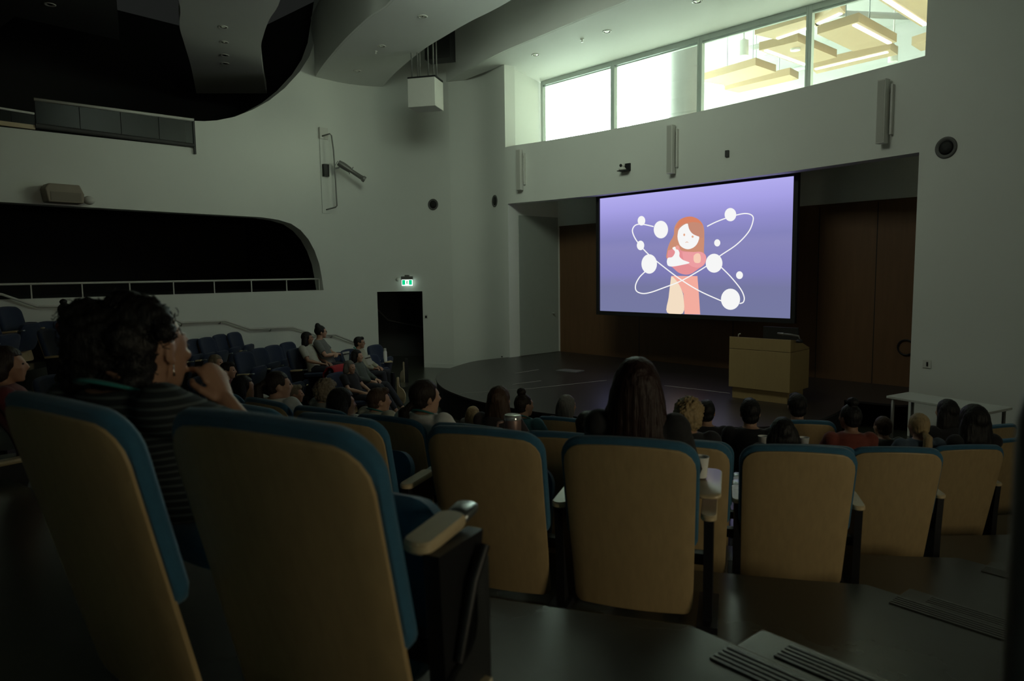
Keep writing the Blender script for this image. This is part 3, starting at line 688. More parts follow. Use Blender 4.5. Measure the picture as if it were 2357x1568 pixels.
GRP = 'plywood backed seats of the near block'
FLOORS = [1.345, .92, .69, .46, .23, 0]
# nearest row: two big chairs
zt0 = Vector((-.542, 1.372, 2.225)); f0 = Vector((.469, .883, 0))
chair(zt0, f0, FLOORS[0], 'nearest plywood backed seat, its wooden armrest standing out at the bottom centre', GRP, tablet='dark', armz=.085)
zt1 = Vector((-1.125, 1.62, 2.22)); 
chair(zt1, Vector((.545, .839, 0)), FLOORS[0], 'dark nearest seat in the bottom left corner, behind the person with the curly bun', GRP, down=True, arm=False)
# rows 1..5 laid out leftwards from the aisle end
def row_seats(i, n, sp):
    p = ENDS[i]; a = ang(p); out = []
    for k in range(n):
        q = STAGE_C+Vector((cos(a-k*sp/RT[i]), sin(a-k*sp/RT[i]), 0))*RT[i]; out.append(q)
    return out
rowname = {1: 'second row', 2: 'third row', 3: 'fourth row', 4: 'fifth row', 5: 'front row'}
SEATS = {}
r1 = row_seats(1, 4, .68)
for j in (2, 3):
    a_ = ang(r1[j])-.15/RT[1]; r1[j] = STAGE_C+Vector((cos(a_), sin(a_), 0))*RT[1]
chair(r1[0], toward(r1[0]), FLOORS[1], 'second row aisle seat right in front of the long haired woman, tablet open', GRP, down=True, tablet='open', leftarm=False)
chair(r1[1], toward(r1[1]), FLOORS[1], 'empty second row seat just beyond the big wooden armrest', GRP)
chair(r1[2], toward(r1[2]), FLOORS[1], 'second row seat half hidden behind the nearest seat back', GRP)
chair(r1[3], toward(r1[3]), FLOORS[1], 'second row seat hidden but for its rim behind the nearest seat back', GRP)
r2 = row_seats(2, 8, .64)
l2 = ['aisle end seat of the third row, its full plywood back in view', 'third row seat showing its right edge beside the open tablet', 'third row seat whose blue rim shows between the two second row seats',
      'third row seat just behind the pink tumbler', 'third row seat of the dark ponytailed woman in white', 'third row seat left of the dark ponytailed woman', 'third row seat of the person with the black bob', 'third row seat below the woman seen in profile']
for k, q in enumerate(r2): chair(q, toward(q), FLOORS[2], l2[k], GRP, down=(k in (4, 6, 7)), tablet='open' if k == 3 else None)
chair(*(lambda q: (q, toward(q), FLOORS[3], 'aisle end seat of the fourth row, second plywood back from the right wall side', GRP))(ENDS[3]))
chair(*(lambda q: (q, toward(q), FLOORS[4], 'aisle end seat of the fifth row below the dark long haired heads', GRP))(ENDS[4]), down=True)
chair(*(lambda q: (q, toward(q), FLOORS[5], 'front row aisle end seat cut by the right edge of the picture', GRP))(ENDS[5]))
q = hr(1586, 1026, RT[3]); chair(q, toward(q), FLOORS[3], 'fourth row seat of the curly blonde person', GRP, down=True)
q = hr(1872, 1026, RT[3]); chair(q, toward(q), FLOORS[3], 'fourth row seat peeping over the third row aisle seat', GRP)
# a wooden armchair beyond the front row at the right
q = hz(2302, 982, .86); chair(q, toward(q), 0, 'bare wooden backed seat under the right end of the white table', GRP, leftarm=True)
q = hz(1292, 961, 1.11); chair(q, toward(q), .23, 'tan seat back below the grey haired head at the stage edge', GRP, tablet=None)
q = hz(1853, 970, 1.10); chair(q, toward(q), .23, 'tan seat back under the dark head in front of the lectern', GRP)
# ------------------------------------------------------------------ left block: empty navy seats facing right
GL = 'navy seats of the left block'
def lrow(pts, floor, face, lab, skip=()):
    out = []
    for k, (px, py) in enumerate(pts):
        q = hz(px, py, floor+.88); out.append(q)
        if k in skip: continue
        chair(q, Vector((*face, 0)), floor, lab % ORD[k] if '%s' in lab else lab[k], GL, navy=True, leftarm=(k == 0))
    return out
la = lrow([(8, 706), (-60, 722)], 1.22, (1, .1), 'dark seat highest up at the left edge of the picture, %s of its row')
lb = lrow([(58, 742), (99, 740), (138, 736), (176, 731)], .93, (1, .05), 'navy seat left of the curly haired person, %s of four in line')
lc = lrow([(408, 784), (438, 781), (467, 777), (499, 770), (532, 765)], .48, (1, -.05), 'empty navy seat under the wall handrail, %s from the left of five')
ld = lrow([(553, 810), (588, 802), (621, 795), (655, 788), (686, 781), (722, 774)], .28, (.98, -.19), 'navy seat of the left block middle row, %s from the left', (4, 5))
le = lrow([(765, 812), (797, 804), (828, 798), (857, 794)], .11, (.94, -.34), 'navy seat in the row of the person with glasses, %s from the left', (2,))
lf = lrow([(640, 846), (675, 838), (708, 829)], .0, (.92, -.3), 'navy seat low in the left block above the woman in profile, %s from the left')
lg = lrow([(775, 845), (810, 829), (846, 817)], .0, (.9, -.4), ['seat with a red jacket over it in the left block', 'seat of the grey haired woman with her chin in hand', 'seat with a paper sheet in front of the person with glasses'], (1,))
# left block terraces
def lplat(pts, face, z, fwd=.62, back=1.6):
    f = Vector((*face, 0)).normalized(); P = [Vector((p.x, p.y, 0)) for p in pts]; d = (P[-1]-P[0]).normalized()
    P = [P[0]-d*back]+P+[P[-1]+d*.5]
    fr_ = [p+f*(fwd+.2) for p in P]
    bk_ = [p-f*5.5 for p in P[::-1]]
    mb = MB(); mb.prism([p.to_2d()[:] for p in fr_+bk_], -.05, z); struct(mb.build('floor_left_terrace', CONC))
lplat([la[0], la[0]+Vector((.0, 1, 0))], (1, .1), 1.22, back=5); lplat(lb, (1, .05), .93, back=4); lplat(lc, (1, -.05), .48, back=4.5); lplat(ld, (.98, -.19), .28, back=3); lplat(le, (.94, -.34), .11)
# wooden writing tablets standing by the front of the left block
for (px, py, lab) in ((937, 826, 'orange wooden writing tablet folded down beside the exit door'), (902, 858, 'slim wooden tablet edge standing in front of the outstretched shoes')):
    q = hz(px, py, .62); t = thing('folding_tablet', lab, 'writing tablet', (q.x, q.y, 0), atan2(-.55, -.83) if px > 920 else .95)
    o = link('tablet', CM['tablet_folded'], t); o.location = (-ax, -.3, 0)
    mb = MB(); mb.box((0.02, .0, .31), (.05, .06, .62)); mb.box((0.02, 0, .012), (.1, .2, .024)); mb.build('post', BLACKM, t)
# ------------------------------------------------------------------ things on the walls
def wthing(name, label, cat, px, py, off=0, group=None):
    p, d, n = on_wall(px, py, off); t = thing(name, label, cat, p, 0, group); t.rotation_euler = (0, 0, atan2(d.y, d.x)); t['_'] = 0; del t['_']; return t
# local axes of wall things: x along the wall to the right, -y out into the room, z up
for px, py, lab in ((1203, 392, 'slim column loudspeaker at the left end below the windows'), (1554, 345, 'slim column loudspeaker above the projection screen'), (2045, 258, 'slim column loudspeaker at the right end below the windows')):
    t = wthing('column_speaker', lab, 'loudspeaker', px, py, 0, 'column speakers under the windows')
    mb = MB(); mb.box((-.03, -.10, 0), (.13, .12, .93)); mb.build('cabinet', WHITEM, t, bevel=.01)
    mb = MB(); mb.box((-.03, -.162, 0), (.10, .006, .88)); mb.build('grille', mat('speaker_grille', (.45, .45, .41), .8, bump=.4, bscale=300), t)
    mb = MB(); mb.box((.07, -.03, .02), (.03, .06, .72)); mb.box((0, -.02, .3), (.06, .04, .06)); mb.box((0, -.02, -.3), (.06, .04, .06)); mb.build('mounting_rail', WHITEM, t)
for px, py, lab in ((997, 471, 'round recessed loudspeaker in the wall right of the spotlight'), (1139, 463, 'round recessed loudspeaker left of the stage opening'), (2178, 340, 'round recessed loudspeaker on the dark right wall')):
    t = wthing('round_speaker', lab, 'loudspeaker', px, py, 0, 'round recessed speakers')
    mb = MB(); mb.lathe((0, 0, 0), [(.148, 0), (.148, .012), (.135, .018), (.11, .012), (.10, .004)], 32, (0, -1, 0)); mb.build('bezel', mat('bezel_grey', (.10, .10, .095), .6), t, smooth=True)
    mb = MB(); mb.lathe((0, 0, 0), [(.10, .004), (.07, .009), (.05, .02), (.0, .024)], 28, (0, -1, 0)); mb.build('cone', BLACKF, t, smooth=True)
t = wthing('camera_unit', 'small white dome camera on a dark bracket above the screen', 'camera', 1441, 388)
mb = MB(); mb.box((.06, -.02, .02), (.12, .04, .15)); mb.box((.0, -.09, -.055), (.22, .16, .015)); mb.build('bracket', BLACKM, t)
mb = MB(); mb.lathe((-.02, -.1, -.045), [(.0, 0), (.075, 0), (.08, .03), (.06, .05), (.05, .06)], 20); mb.ell((-.02, -.1, .05), (.055, .06, .06)); mb.build('body', WHITEM, t, smooth=True)
mb = MB(); mb.lathe((-.02, -.145, .05), [(.03, 0), (.03, .02), (.0, .022)], 16, (0, -1, 0)); mb.build('lens', BLACKF, t, smooth=True)
t = wthing('sensor_box', 'tiny dark grey wall box between the two right column speakers', 'sensor', 1675, 354); mb = MB(); mb.box((0, -.02, 0), (.07, .04, .12)); mb.build('cover', GREYD, t, bevel=.005)
t = wthing('wall_outlet', 'outlet plate on the right wall above the white table', 'outlet', 2134, 838); mb = MB(); mb.box((0, -.006, 0), (.12, .012, .12)); mb.build('plate', WHITEM, t, bevel=.003); mb = MB(); mb.box((.01, -.016, 0), (.02, .014, .06)); mb.build('socket', BLACKF, t)
t = wthing('door_switch', 'small square switch plate just right of the dark exit door', 'switch', 981, 729); mb = MB(); mb.box((0, -.006, 0), (.09, .012, .11)); mb.build('plate', WHITEM, t, bevel=.003); mb = MB(); mb.box((.0, -.015, -.005), (.05, .012, .06)); mb.build('button', BLACKF, t)
# exit sign
t = wthing('exit_sign', 'green lit running man exit sign over the dark doorway', 'exit sign', 940, 649)
mb = MB(); mb.box((0, -.12, .105), (.31, .09, .085)); mb.box((0, -.06, .12), (.06, .12, .05)); mb.box((0.0, -.12, .16), (.12, .07, .05)); mb.build('housing', GREYM, t, bevel=.006)
mb = MB(); mb.box((0, -.12, -.02), (.29, .02, .165)); mb.build('panel', emis('exit_white', (.75, 1, .85), 1.6), t)
for sx in (-1, 1): mb = MB(); mb.box((sx*.092, -.133, -.012), (.078, .008, .125)); mb.build('green_field', emis('exit_green', (.0, .55, .22), 1.1), t)
mb = MB(); Y = -.134
mb.ell((.004, Y, .030), (.010, .004, .010), 10, 6)
for a, b, w in (((.0, .018), (-.006, -.02), .011), ((.0, .012), (.022, .002), .006), ((0, .012), (-.02, -.004), .006), ((-.006, -.02), (.016, -.038), .007), ((.016, -.038), (.014, -.06), .006), ((-.006, -.02), (-.014, -.045), .007), ((-.014, -.045), (-.03, -.056), .006)):
    mb.tube([(a[0], Y, a[1]), (b[0], Y, b[1])], (w), 6)
mb.build('running_man', emis('exit_figure', (.02, .25, .12), .6), t)
t = wthing('alarm_sounder', 'tiny round wall sounder left of the exit sign', 'alarm', 916, 643); mb = MB(); mb.lathe((0, 0, 0), [(.05, 0), (.05, .04), (.03, .06), (0, .06)], 16, (0, -1, 0)); mb.build('cap', WHITEM, t, smooth=True)
# follow spot on its conduit
t = wthing('stage_spotlight', 'black nosed stage spotlight clamped to a bent pipe on the left wall', 'spotlight', 748, 395)
mb = MB(); mb.box((-.02, -.012, -.05), (.22, .024, 1.98)); mb.build('backing_strip', PLASTER, t)
mb = MB(); mb.box((-.02, -.03, .93), (.24, .05, .28)); mb.build('mount_plate', WHITEM, t)
mb = MB(); mb.tube([(-.09, -.02, .85), (.02, -.24, .90), (.06, -.25, .86), (.09, -.27, .5), (.11, -.27, 0), (.12, -.27, -.5), (.13, -.27, -.86), (.1, -.25, -.9), (-.02, -.02, -.95)], .018, 8); mb.build('pipe', GREYM, t, smooth=True)
mb = MB(); mb.box((-.02, -.06, .02), (.15, .1, .30)); mb.build('connection_box', BLACKM, t, bevel=.005)
dr = Vector((.40, -.25, -.30)).normalized(); o0 = Vector((.28, -.33, .16))
mb = MB(); mb.tube([o0-dr*.10, o0+dr*.0, o0+dr*.08, o0+dr*.24], [.07, .085, .085, .07], 16); mb.tube([(.11, -.27, .06), (.2, -.3, .08), o0], .022, 8); mb.tube([(.1, -.27, .1), (.17, -.32, .24), o0-dr*.05], .008, 6); mb.build('lamp_house', GREYM, t, auto=True)
mb = MB(); mb.tube([o0+dr*.22, o0+dr*.58, o0+dr*.60], [.052, .058, .075], 16); mb.tube([o0+dr*.60, o0+dr*.66], [.078, .08], 16)
pp = Vector((.3, .1, .9)); mb.tube([o0+dr*.28+pp*.05, o0+dr*.3+pp*.13], .012, 6); mb.tube([o0+dr*.22-pp*.05, o0+dr*.24-pp*.11], .012, 6); mb.build('barrel', GREYM, t, auto=True)
mb = MB(); mb.tube([o0+dr*.655, o0+dr*.667], .07, 16); mb.build('lens', BLACKF, t)
# wall loudspeaker and dome camera over the arch
t = wthing('wall_loudspeaker', 'beige box loudspeaker over the dark arched gallery', 'loudspeaker', 138, 449)
mb = MB(); mb.slab([(-.29, -.02, -.17), (.29, -.02, -.17), (.31, -.02, .0), (.24, -.02, .17), (-.27, -.02, .17), (-.33, -.02, .08)], (0, -.34, 0)); mb.build('cabinet', mat('beige_plastic', (.30, .255, .20), .6, noise_amt=.05), t, bevel=.02)
mb = MB(); mb.box((.0, -.365, -.06), (.5, .01, .16)); mb.build('grille', mat('beige_grille', (.24, .21, .17), .8), t)
mb = MB(); mb.box((0, -.01, 0), (.2, .03, .2)); mb.build('bracket', BLACKM, t)
t = wthing('dome_camera', 'white ball camera beside the beige loudspeaker', 'camera', 198, 463)
mb = MB(); mb.tube([(-.1, 0, .03), (-.08, -.12, .05), (-.03, -.16, .04)], .02, 8); mb.build('arm', GREYM, t, smooth=True)
mb = MB(); mb.ell((0, -.17, 0), (.10, .10, .085), 20, 12); mb.build('dome', WHITEM, t, smooth=True)
# box hanging between the ceiling bands, with its rods and the black duct above
d_ = 16.0; c = hd(980, 219, d_); s_ = d_/F
t = thing('hanging_box', 'white equipment box hung on rods between the ceiling bands', 'ceiling box', (c.x, c.y, c.z), radians(-14))
mb = MB(); mb.box((0, 0, 0), (.64, .55, .62)); mb.build('box', WHITEM, t, bevel=.008)
mb = MB(); mb.box((0, 0, .335), (.66, .5, .03)); mb.build('top_plate', BLACKM, t)
for x, y in ((-.24, -.2), (-.1, -.2), (.15, -.2), (.27, -.2), (-.2, .2), (.2, .2)): mb = MB(); mb.tube([(x, y, .34), (x, y, 2.5)], .016, 8); mb.build('rod', GREYM, t, smooth=True)
c = hd(1008, 110, 16.8); mb = MB(); mb.box((c.x+.05, c.y, c.z+.55), (.62, .4, 1.7), rz=radians(-14)); o = mb.build('ventilation_duct', BLACKF); tag(o, 'black duct above the hanging box in the ceiling slot', 'duct')
# downlights and sprinklers
dl_l = [(973, 38, 'recessed downlight nearest the top in the broad ceiling band'), (878, 106, 'middle recessed downlight of the broad ceiling band'), (822, 163, 'recessed downlight of the broad band nearest the left wall'),
        (1397, 72, 'recessed downlight over the second window pane'), (1233, 126, 'recessed downlight over the left window reveal'), (1605, 3, 'recessed downlight cut by the top edge above the third pane'),
        (513, 62, 'topmost downlight of the dark narrow ceiling strip'), (515, 97, 'second downlight of the dark narrow ceiling strip'), (517, 127, 'third downlight of the dark narrow ceiling strip'), (518, 146, 'lowest downlight of the dark narrow ceiling strip'), (115, 10, 'lone downlight in the dark ceiling panel at top left')]
GLINT = mat('chrome_reflector', (.8, .8, .75), .15, metal=1)
for px, py, lab in dl_l:
    p = hz(px, py, ZP); t = thing('downlight', lab, 'ceiling light', p, 0, 'recessed ceiling downlights')
    mb = MB(); mb.lathe((0, 0, 0), [(.095, 0), (.095, -.008), (.07, -.012), (.068, -.001)], 24); mb.build('trim_ring', WHITEM, t, smooth=True)
    mb = MB(); mb.lathe((0, 0, -.002), [(.068, 0), (.04, -.002), (.025, -.012), (0, -.014)], 20); mb.build('reflector', GLINT, t, smooth=True)
for px, py, lab in ((1340, 90, 'small sprinkler head between the soffit downlights'), (1160, 151, 'small sprinkler head above the corner of the window reveal'), (865, 118, 'small sprinkler head on the broad ceiling band')):
    p = hz(px, py, ZP); t = thing('sprinkler', lab, 'sprinkler', p, 0, 'ceiling sprinklers')
    mb = MB(); mb.lathe((0, 0, 0), [(.04, 0), (.035, -.012), (.012, -.016), (.012, -.05), (.03, -.055), (.03, -.06), (0, -.06)], 14); mb.build('head', WHITEM, t, smooth=True)
# ------------------------------------------------------------------ railings and handrail on the left wall
t = thing('gallery_railing', 'thin white railing along the arched dark opening', 'railing', on_wall(400, 668, -.12)[0])
def loc(t, p): return p-t.location
rp_ = [on_wall(px, py, -.12)[0] for px, py in ((2, 655), (200, 651.5), (404, 648), (584, 644.7), (740, 642))]
mb = MB(); mb.tube([loc(t, p) for p in [rp_[0]+dl*2]+rp_], .022, 8); mb.build('top_rail', WHITEM, t, smooth=True)
for px, y0, y1 in ((75, 655, 686), (193, 652, 682), (303, 650, 679), (404, 648, 676), (498, 646, 674), (584, 645, 671), (665, 643, 669), (740, 642, 667)):
    a = on_wall(px, y0, -.12)[0]; b = Vector((a.x, a.y, bl-.02)); mb = MB(); mb.box(loc(t, (a+b)/2), (.022, .022, a.z-b.z), rz=.7); mb.build('post', WHITEM, t)
t = thing('balustrade', 'dark glass balustrade of the upper gallery with a grey top rail', 'balustrade', on_wall(260, 300, .04)[0])
A, B = on_wall(76, 229, .04)[0], on_wall(443, 277, .04)[0]; zb_ = z340+.02
mb = MB(); mb.tube([loc(t, A), loc(t, B)], (.032), 8); mb.build('top_rail', WHITEM, t, smooth=True)
n = 4
for i in range(n):
    a = A.lerp(B, i/n+.004); b = A.lerp(B, (i+1)/n-.004); mb = MB()
    mb.slab([loc(t, Vector((a.x, a.y, zb_+.05))), loc(t, Vector((b.x, b.y, zb_+.05))), loc(t, b-Vector((0, 0, .03))), loc(t, a-Vector((0, 0, .03)))], (.008, .009, 0)); mb.build('glass_panel', DGLASS, t)
mb = MB(); a, b = Vector((A.x, A.y, zb_+.02)), Vector((B.x, B.y, zb_+.02)); mb.tube([loc(t, a), loc(t, b)], (.045, .03), 6); mb.build('base_channel', GREYD, t)
mb = MB(); mb.box(loc(t, Vector((B.x, B.y, (B.z+zb_)/2-.06))), (.04, .04, B.z-zb_+.2), rz=.7); mb.build('end_post', BLACKM, t)
t = thing('balustrade', 'short balustrade piece with a wooden band at the far left', 'balustrade', on_wall(40, 270, .02)[0])
A, B = on_wall(2, 248, .02)[0], on_wall(78, 262, .02)[0]; A = A+dl*.6
mb = MB(); mb.tube([loc(t, A), loc(t, B)], .022, 8); mb.build('top_rail', WHITEM, t, smooth=True)
zz0 = on_wall(78, 288, .02)[0].z; zz1 = on_wall(78, 298, .02)[0].z
for i in range(3):
    a = A.lerp(B, i/3+.01); b = A.lerp(B, (i+1)/3-.01); mb = MB(); mb.slab([loc(t, Vector((a.x, a.y, zz0))), loc(t, Vector((b.x, b.y, zz0))), loc(t, b-Vector((0, 0, .03))), loc(t, a-Vector((0, 0, .03)))], (.008, .009, 0)); mb.build('glass_panel', DGLASS, t)
mb = MB(); mb.slab([loc(t, Vector((A.x, A.y, zz1))), loc(t, Vector((B.x, B.y, zz1))), loc(t, Vector((B.x, B.y, zz0))), loc(t, Vector((A.x, A.y, zz0)))], (-.05, .045, 0)); mb.build('wooden_band', PLYEDGE, t)
hpx = [(2, 678), (81, 705), (136, 705), (185, 722), (340, 722), (384, 729), (414, 743), (513, 738), (570, 757), (669, 753), (720, 770), (767, 770), (812, 788)]
t = thing('wall_handrail', 'pale handrail stepping down along the left wall above the navy seats', 'handrail', on_wall(500, 740, .09)[0])
hq = [on_wall(px, py, .09)[0] for px, py in hpx]; hq = [hq[0]+dl*1.2+Vector((0, 0, .25))]+hq
mb = MB(); mb.tube([loc(t, p) for p in hq], .024, 8); mb.build('rail', WHITEM, t, smooth=True)
for px, py in ((136, 707), (414, 745), (503, 740), (619, 757), (760, 772)):
    a, d, n_ = on_wall(px, py, .0); mb = MB(); mb.tube([loc(t, a+Vector((0, 0, -.05))), loc(t, a+n_*.07+Vector((0, 0, -.05))), loc(t, a+n_*.09)], .01, 6); mb.build('bracket', GREYM, t, smooth=True)
# ------------------------------------------------------------------ stage furniture
P1, P2 = hz(1684, 915, ZS), hz(1810, 931, ZS); ex = (P2-P1); wl_ = ex.length; ex.normalize(); ey = Vector((-ex.y, ex.x, 0))
t = thing('lectern', 'pale maple lectern with a recessed base standing on the stage', 'lectern', P1, atan2(ex.y, ex.x))
print('lectern', wl_, P1, P2)
k = wl_; hB = hp(1682, 889, P1, ey).z-ZS; hT = hp(1680, 774, P1, ey).z-ZS; hJ = hp(1680, 801, P1, ey).z-ZS
dp = .62
mb = MB(); mb.box((k/2, dp/2, hB/2), (k, dp-.04, hB)); mb.build('base', LECT, t)
x0, x1 = -.035, k+.06
mb = MB(); mb.slab([(x0, -.04, hB), (x1, -.04, hB), (x1, -.04, hJ-.006), (x0, -.04, hJ-.006)], (0, dp+.08, 0)); mb.build('body', LECT, t, bevel=.004)
mb = MB(); mb.slab([(x1, -.04, hJ), (x1, dp+.04, hJ), (x1, dp+.04, hJ+.02), (x1, .25, hT-.03), (x1, -.04, hT)], (x0-x1, 0, 0)); mb.build('desk_top', LECT, t, bevel=.004)
mb = MB(); mb.tube([(.1, .0, hT), (.1, .0, hT+.04), (.13, .0, hT+.05)], .009, 6); mb.build('light_stub', WHITEM, t, smooth=True)
mk = hp(1797, 766, P1+ey*.35, ey)
m_ = thing('monitor', 'black monitor standing on the lectern under the screen corner', 'monitor', (mk.x, mk.y, ZS+hJ+.02), atan2(ex.y, ex.x)+radians(0))
ww = (hp(1838, 766, P1+ey*.35, ey)-hp(1757, 766, P1+ey*.35, ey)).length; hm0 = hp(1797, 782, P1+ey*.35, ey).z-(ZS+hJ+.02); hm1 = hp(1797, 753, P1+ey*.35, ey).z-(ZS+hJ+.02)
mb = MB(); mb.box((0, 0, (hm0+hm1)/2), (ww, .03, hm1-hm0)); mb.build('display', BLACKF, m_, bevel=.005)
mb = MB(); mb.box((0, .03, .1), (.08, .03, hm0+.05)); mb.box((0, .03, .008), (.22, .16, .016)); mb.build('stand', BLACKM, m_)
g0 = hp(1825, 782, P1-ey*.0, ey)
t = thing('microphone', 'grey gooseneck microphone lying over the lectern edge before the monitor', 'microphone', g0, atan2(ex.y, ex.x))
mb = MB(); mb.tube([(.06, .1, -.02), (.05, .08, .05), (-.05, .03, .07), (-.16, .02, .075)], .016, 8); mb.tube([(-.16, .02, .075), (-.24, .02, .08)], [.02, .014], 10, rnd=True); mb.build('neck', GREYM, t, smooth=True)
mb = MB(); mb.lathe((.06, .1, -.05), [(.05, 0), (.05, .03), (.02, .05), (0, .05)], 14); mb.build('foot', BLACKM, t, smooth=True)
TZ = .74
c4 = [hz(2040, 911, TZ), hz(2092, 902, TZ), hz(2331, 938, TZ), hz(2275, 949, TZ)]
o = c4[0]; t = thing('folding_table', 'long white topped table against the right wall', 'table', (o.x, o.y, 0))
L4 = [p-Vector((o.x, o.y, 0)) for p in c4]
mb = MB(); mb.slab([Vector((p.x, p.y, TZ)) for p in L4], (0, 0, -.035)); mb.build('tabletop', LABW, t, bevel=.006)
cen = sum(L4, Vector())/4
for p in L4:
    a = p.lerp(cen, .12); mb = MB(); mb.tube([(a.x, a.y, TZ-.035), (a.x, a.y, 0)], .022, 10); mb.build('leg', GREYM, t, smooth=True)
rg = hp(2085, 800, qa-cn*.02, cn); mb = MB()
mb.rings([[rg+(cd*cos(a)+Vector((0, 0, 1))*sin(a))*.13+((cd*cos(a)+Vector((0, 0, 1))*sin(a))*cos(b)+cn*sin(b))*.014 for b in [2*pi*j/6 for j in range(6)]] for a in [2*pi*i/28 for i in range(28)]], cap=False, close=True)
tag(mb.build('wall_ring', BLACKM, smooth=True), 'dark ring fixed to the wooden back wall near its right end', 'ring')
# ------------------------------------------------------------------ small things
p = hd(2404, 872, .62); t = thing('handrail_post', 'blurred dark handrail post cut by the right edge of the picture', 'post', (p.x, p.y, 1.58))
mb = MB(); mb.tube([(0, 0, 0), (0, 0, p.z-1.62), (0, 0, p.z-1.60)], [.019, .019, .015], 20, rnd=True); mb.build('upright', GREYM, t, smooth=True)
mb = MB(); mb.lathe((0, 0, 0), [(.05, 0), (.05, .012), (.022, .02)], 20); mb.build('base_flange', GREYM, t, smooth=True)
def cup(px, py, R, z, lab, h=.10):
    p = hr(px, py, R); t = tag(MB().lathe((p.x, p.y, z), [(.0, 0), (.028, 0), (.038, h-.006), (.041, h), (.036, h), (.034, h*.9), (0, h*.9)], 20).build('paper_cup', PAPER, auto=True), lab, 'cup', 'paper cups on the arm tablets'); return t
cup(1613, 1052, 9.45, FLOORS[1]+.60, 'white paper cup on the open tablet behind the big seat')
cup(1757, 1020, 7.4, .46+.70, 'white paper cup peeping left over the third row aisle seat')
cup(1850, 1016, 7.4, .46+.70, 'white paper cup peeping right over the third row aisle seat')
t_ = hr(1180, 975, 8.62); t = thing('tumbler', 'pinkish insulated tumbler with a side handle and shiny lid', 'tumbler', (t_.x, t_.y, 1.255), .12); t.scale = (1.12, 1.12, 1)
PINK = mat('dusty_pink_metal', (.30, .19, .165), .4, metal=.3, noise_amt=.04)
mb = MB(); mb.lathe((0, 0, 0), [(0, 0), (.034, 0), (.036, .08), (.048, .12), (.05, .29), (.047, .30)], 28); mb.build('body', PINK, t, auto=True)
mb = MB(); mb.lathe((0, 0, .30), [(.052, 0), (.052, .02), (.045, .03), (.03, .032), (0, .032)], 28); mb.build('lid', mat('shiny_lid', (.6, .62, .6), .12, metal=.6), t, auto=True)
mb = MB(); mb.tube([(-.045, 0, .285), (-.085, 0, .28), (-.09, 0, .26), (-.09, 0, .18), (-.085, 0, .165), (-.045, 0, .16)], .010, 10); mb.build('handle', PINK, t, smooth=True)
p = hz(887, 832, .66); t = thing('water_bottle', 'tall white water bottle standing by the person with glasses', 'bottle', (p.x, p.y, .655))
mb = MB(); mb.lathe((0, 0, 0), [(0, 0), (.038, 0), (.04, .01), (.04, .2), (.03, .23)], 20); mb.build('body', PAPER, t, auto=True)
mb = MB(); mb.lathe((0, 0, .23), [(.028, 0), (.028, .05), (.02, .055), (0, .055)], 18); mb.build('cap', WHITEM, t, auto=True)
p = hz(885, 832, .64); mb = MB(); mb.box((0, 0, -.01), (.28, .34, .02), rz=.4); t2 = mb.build('side_table', PLYEDGE); t2.location = (p.x, p.y, .65); mb = MB(); mb.tube([(0, 0, -.02), (0, 0, -.65)], .02, 8); mb.tube([(0, 0, -.64), (0, 0, -.65)], .14, 16); mb.build('stem', BLACKM, t2); tag(t2, 'small wooden writing surface under the white water bottle', 'side table')
p = hz(84, 905, 1.10); t = thing('water_bottle', 'clear plastic bottle at the lower left near the red shirted person', 'bottle', (p.x, p.y, 1.0))
mb = MB(); mb.lathe((0, 0, 0), [(0, 0), (.032, 0), (.034, .01), (.034, .13), (.014, .17)], 18); mb.build('body', glassmat('clear_plastic', (.85, .88, .88), .14), t, auto=True)
mb = MB(); mb.lathe((0, 0, .17), [(.016, 0), (.016, .022), (0, .022)], 14); mb.build('cap', PAPER, t, auto=True)
mb = MB(); mb.lathe((p.x, p.y, .0), [(0, 0), (.12, 0), (.12, .02), (.03, .03), (.03, .985), (.1, .99), (.1, 1.0), (0, 1.0)], 16); tag(mb.build('drink_stand', BLACKM), 'dark stand under the clear plastic bottle', 'stand')
# ------------------------------------------------------------------ people
def remesh(mb, name, m, voxel, smooth=2, disp=None):
    me = mb.mesh(name, m); o = bpy.data.objects.new(name, me); COL.objects.link(o)
    r = o.modifiers.new('r', 'REMESH'); r.mode = 'VOXEL'; r.voxel_size = voxel
    if smooth: s = o.modifiers.new('s', 'SMOOTH'); s.factor = .5; s.iterations = smooth
    me2 = bpy.data.meshes.new_from_object(o.evaluated_get(bpy.context.evaluated_depsgraph_get()))
    bpy.data.objects.remove(o); bpy.data.meshes.remove(me); me2.name = name
    if disp:
        for v in me2.vertices:
            q = disp(v.co.copy(), v.normal)
            v.co = q
    me2.shade_smooth(); return me2
def skinmat(name, c): return mat(name, c, .55, noise_amt=.08, noise_scale=20)
SK = {'light': skinmat('light_skin', (.50, .30, .21)), 'mid': skinmat('tan_skin', (.36, .20, .13)), 'brown': skinmat('brown_skin', (.22, .115, .07))}
def hairmat(name, c, r=.52): return mat(name, c, r, spec=.35, noise_amt=.4, noise_scale=30, stretch=(4, 4, .3), bump=.5, bscale=40)
HM = {'black': hairmat('black_hair', (.010, .009, .009)), 'dark': hairmat('dark_brown_hair', (.022, .014, .010)), 'brown': hairmat('brown_hair', (.060, .032, .018)),
      'blonde': hairmat('blonde_hair', (.40, .29, .15)), 'ash': hairmat('ash_hair', (.20, .165, .115)), 'grey': hairmat('grey_hair', (.16, .155, .14)), 'auburn': hairmat('auburn_hair', (.022, .008, .006))}
def cloth(name, c): return mat(name, c, .85, noise_amt=.12, noise_scale=25, bump=.2, bscale=250, sheen=.1)
DENIM = cloth('dark_trousers', (.018, .02, .03))
